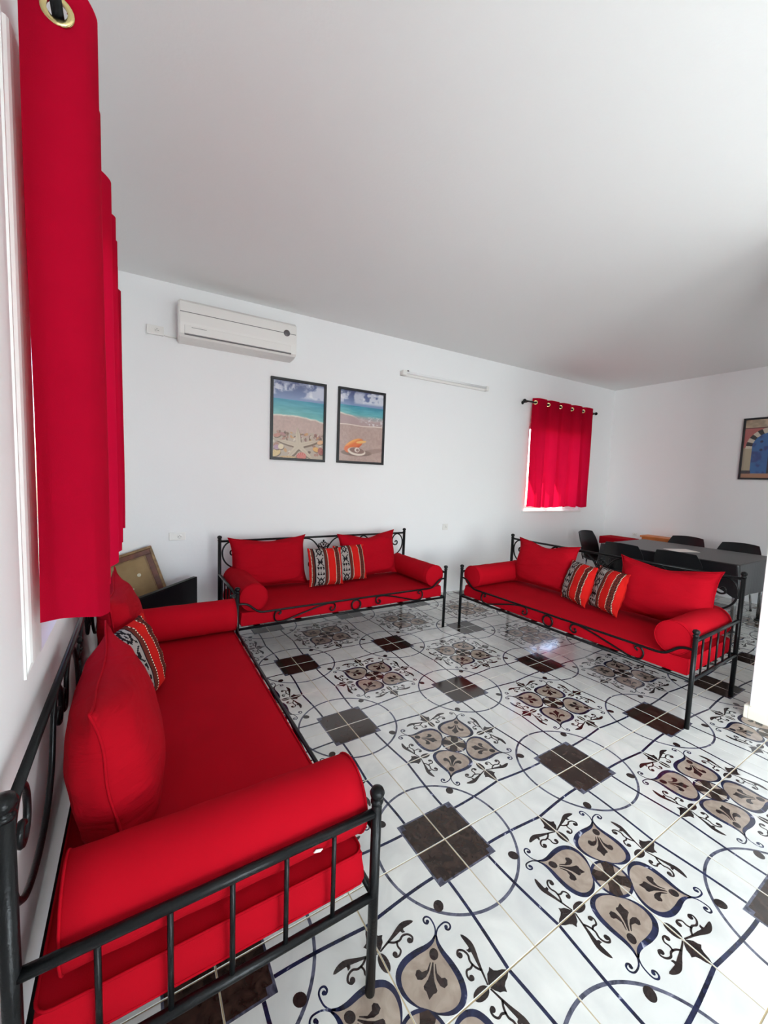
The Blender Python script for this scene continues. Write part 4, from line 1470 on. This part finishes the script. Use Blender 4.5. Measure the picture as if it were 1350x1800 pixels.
for A, B in zip(rings, rings[1:]):
    for i in range(len(per)):
        bm.faces.new((A[i], B[i], B[(i + 1) % len(per)], A[(i + 1) % len(per)]))
bm.faces.new(rings[0])
bmesh.ops.recalc_face_normals(bm, faces=bm.faces)
for f in bm.faces:
    if len(f.verts) > 4 and f.normal.z < 0:
        bmesh.ops.reverse_faces(bm, faces=bm.faces); break
mesh_obj('cloth', bm, 'tablecloth', tb)
for sx in (-1, 1):
    for sy in (-1, 1):
        bm = BM(); tube(bm, [(sx * (hx - .16), sy * (hy - .06), .02), (sx * (hx - .16), sy * (hy - .06), TZ - .03)], .021, 14)
        lg = mesh_obj('leg', bm, 'chrome', tb, True)
        bm = BM(); lathe(bm, [(0, .034), (.014, .034), (.022, .024)], (sx * (hx - .16), sy * (hy - .06), 0), (0, 0, 1), 14)
        mesh_obj('foot_pad', bm, 'rubber', lg, True)

bm = BM()
for z_, o_ in ((0.0, 0), (.0025, .001)):
    pass
box(bm, -.15, .15, -.105, .105, 0, .004)
pp = mesh_obj('paper_sheet', bm, 'paper', loc=(4.57, 1.04, TZ + .0012), rot=(0, 0, math.radians(-28)))
tag(pp, 'white sheet of paper lying on the dark dining table', 'paper')

def make_chair(label):
    """origin on the floor under the seat; the sitter faces +y, back at -y"""
    t = thing('dining_chair', label, 'chair', group='black plastic dining chairs')
    # one-piece seat and one-piece back shells, both curved, with thickness
    def shell(name, fn, nu, nv, th):
        bm = BM()
        G = [[fn(2 * i / nu - 1, j / nv) for i in range(nu + 1)] for j in range(nv + 1)]
        def nrm(i, j):
            a = Vector(G[j][min(i + 1, nu)]) - Vector(G[j][max(i - 1, 0)])
            b = Vector(G[min(j + 1, nv)][i]) - Vector(G[max(j - 1, 0)][i])
            return a.cross(b).normalized()
        F_ = [[bm.verts.new(Vector(G[j][i]) + nrm(i, j) * th / 2) for i in range(nu + 1)] for j in range(nv + 1)]
        K_ = [[bm.verts.new(Vector(G[j][i]) - nrm(i, j) * th / 2) for i in range(nu + 1)] for j in range(nv + 1)]
        for j in range(nv):
            for i in range(nu):
                bm.faces.new((F_[j][i], F_[j][i + 1], F_[j + 1][i + 1], F_[j + 1][i]))
                bm.faces.new((K_[j][i], K_[j + 1][i], K_[j + 1][i + 1], K_[j][i + 1]))
        ring = [(i, 0) for i in range(nu)] + [(nu, j) for j in range(nv)] + [(i, nv) for i in range(nu, 0, -1)] + [(0, j) for j in range(nv, 0, -1)]
        for (i, j), (k, l) in zip(ring, ring[1:] + ring[:1]):
            bm.faces.new((F_[j][i], K_[j][i], K_[l][k], F_[l][k]))
        bmesh.ops.recalc_face_normals(bm, faces=bm.faces)
        o = mesh_obj(name, bm, 'chair', t, True)
        md = o.modifiers.new('edge', 'EDGE_SPLIT'); md.split_angle = math.radians(55)
        return o
    def back(u, k):
        hw_ = .200 + .030 * math.sin(PI * min(1, k * .85 + .1)) - .018 * max(0, k - .72) / .28
        x = u * hw_
        y = -.195 - .075 * k - .05 * k * k + .045 * u * u
        z = .475 + .355 * k - .012 * u * u * k
        return (x, y, z)
    def seat(u, k):
        hw_ = .195 + .03 * k
        x = u * hw_
        y = -.205 + .43 * k
        z = .445 + .018 * u * u - .02 * math.sin(PI * k) - .03 * max(0, k - .8) ** 2 * 8 + .03 * max(0, .15 - k) / .15
        return (x, y, z)
    shell('backrest', back, 12, 10, .010)
    shell('seat', seat, 12, 12, .012)
    for sx in (-1, 1):
        for sy, yy in ((1, .17), (-1, -.18)):
            bm = BM(); tube(bm, [(sx * .16, yy * .8, .436), (sx * .19, yy * 1.05, .012)], .011, 8)
            lg = mesh_obj('leg', bm, 'chrome', t, True)
            bm = BM(); lathe(bm, [(0, .013), (.024, .0135)], (sx * .1907, yy * 1.057, 0), (0, 0, 1), 8)
            mesh_obj('foot_pad', bm, 'rubber', lg)
        bm = BM(); tube(bm, [(sx * .15, -.20, .43), (sx * .16, -.215, .50), (sx * .15, -.235, .60)], .010, 8)
        mesh_obj('back_support', bm, 'chair', t, True)
        bm = BM(); tube(bm, [(sx * .176, -.166, .23), (sx * .176, .157, .23)], .007, 6)
        mesh_obj('stretcher', bm, 'rubber', t, True)
    return t

# near row backs toward the daybed: sitter faces +x => rotate -90
ch = make_chair('black plastic chair at the table side facing the daybeds, by the head chair')
ch.location = (4.15, 1.39, 0); ch.rotation_euler = (0, 0, -PI / 2)
dup(ch, 'black plastic chair at the table side facing the daybeds, by the white paper', (4.15, .82, 0), -PI / 2 + .02)
dup(ch, 'black plastic chair at the table side by the wall, next to the orange cabinet', (5.31, 1.375, 0), PI / 2)
dup(ch, 'black plastic chair at the table side by the wall, under the blue door print', (5.28, .77, 0), PI / 2 + .03)
dup(ch, 'black plastic chair alone at the head of the dining table', (4.65, 2.04, 0), PI + .06)

# red cloth table and orange cabinet behind it
rt = thing('side_table', 'narrow table with a red cloth pushed against the end of the dining table', 'table', (5.045, 2.04, 0))
bm = BM(); box(bm, -.145, .145, -.205, .205, .715, .743, .004, 1)
mesh_obj('table_top', bm, 'orange', rt)
bm = BM(); box(bm, -.151, .151, -.211, .211, .64, .749, .008, 2)
fl_ = [f for f in bm.faces if f.normal.z < -.9 and f.calc_center_median().z < .66]
bmesh.ops.delete(bm, geom=fl_, context='FACES')
mesh_obj('cloth', bm, 'red', rt)
for sx in (-1, 1):
    for sy in (-1, 1):
        bm = BM(); box(bm, sx * .115 - .02, sx * .115 + .02, sy * .17 - .02, sy * .17 + .02, 0, .715, .003, 1)
        mesh_obj('leg', bm, 'chair', rt)
oc = thing('wooden_cabinet', 'low orange wooden cabinet against the dining corner wall', 'cabinet', (5.86, 1.90, 0))
bm = BM(); box(bm, -.11, .11, -.24, .16, .06, .72, .004, 1)
mesh_obj('body', bm, 'orange', oc)
bm = BM(); box(bm, -.13, .12, -.26, .18, .72, .745, .004, 1)
mesh_obj('top', bm, 'orange', oc)
for s in (-.138, .056):
    bm = BM(); box(bm, -.124, -.11, s - .094, s + .092, .09, .70, .003, 1)
    d_ = mesh_obj('door', bm, 'orange', oc)
    bm = BM(); ball(bm, (-.134, s + .06, .42), .012, 8, 6)
    mesh_obj('knob', bm, 'chrome', d_, True)
bm = BM(); box(bm, -.09, .10, -.22, .14, 0, .06)
mesh_obj('plinth', bm, 'rubber', oc)
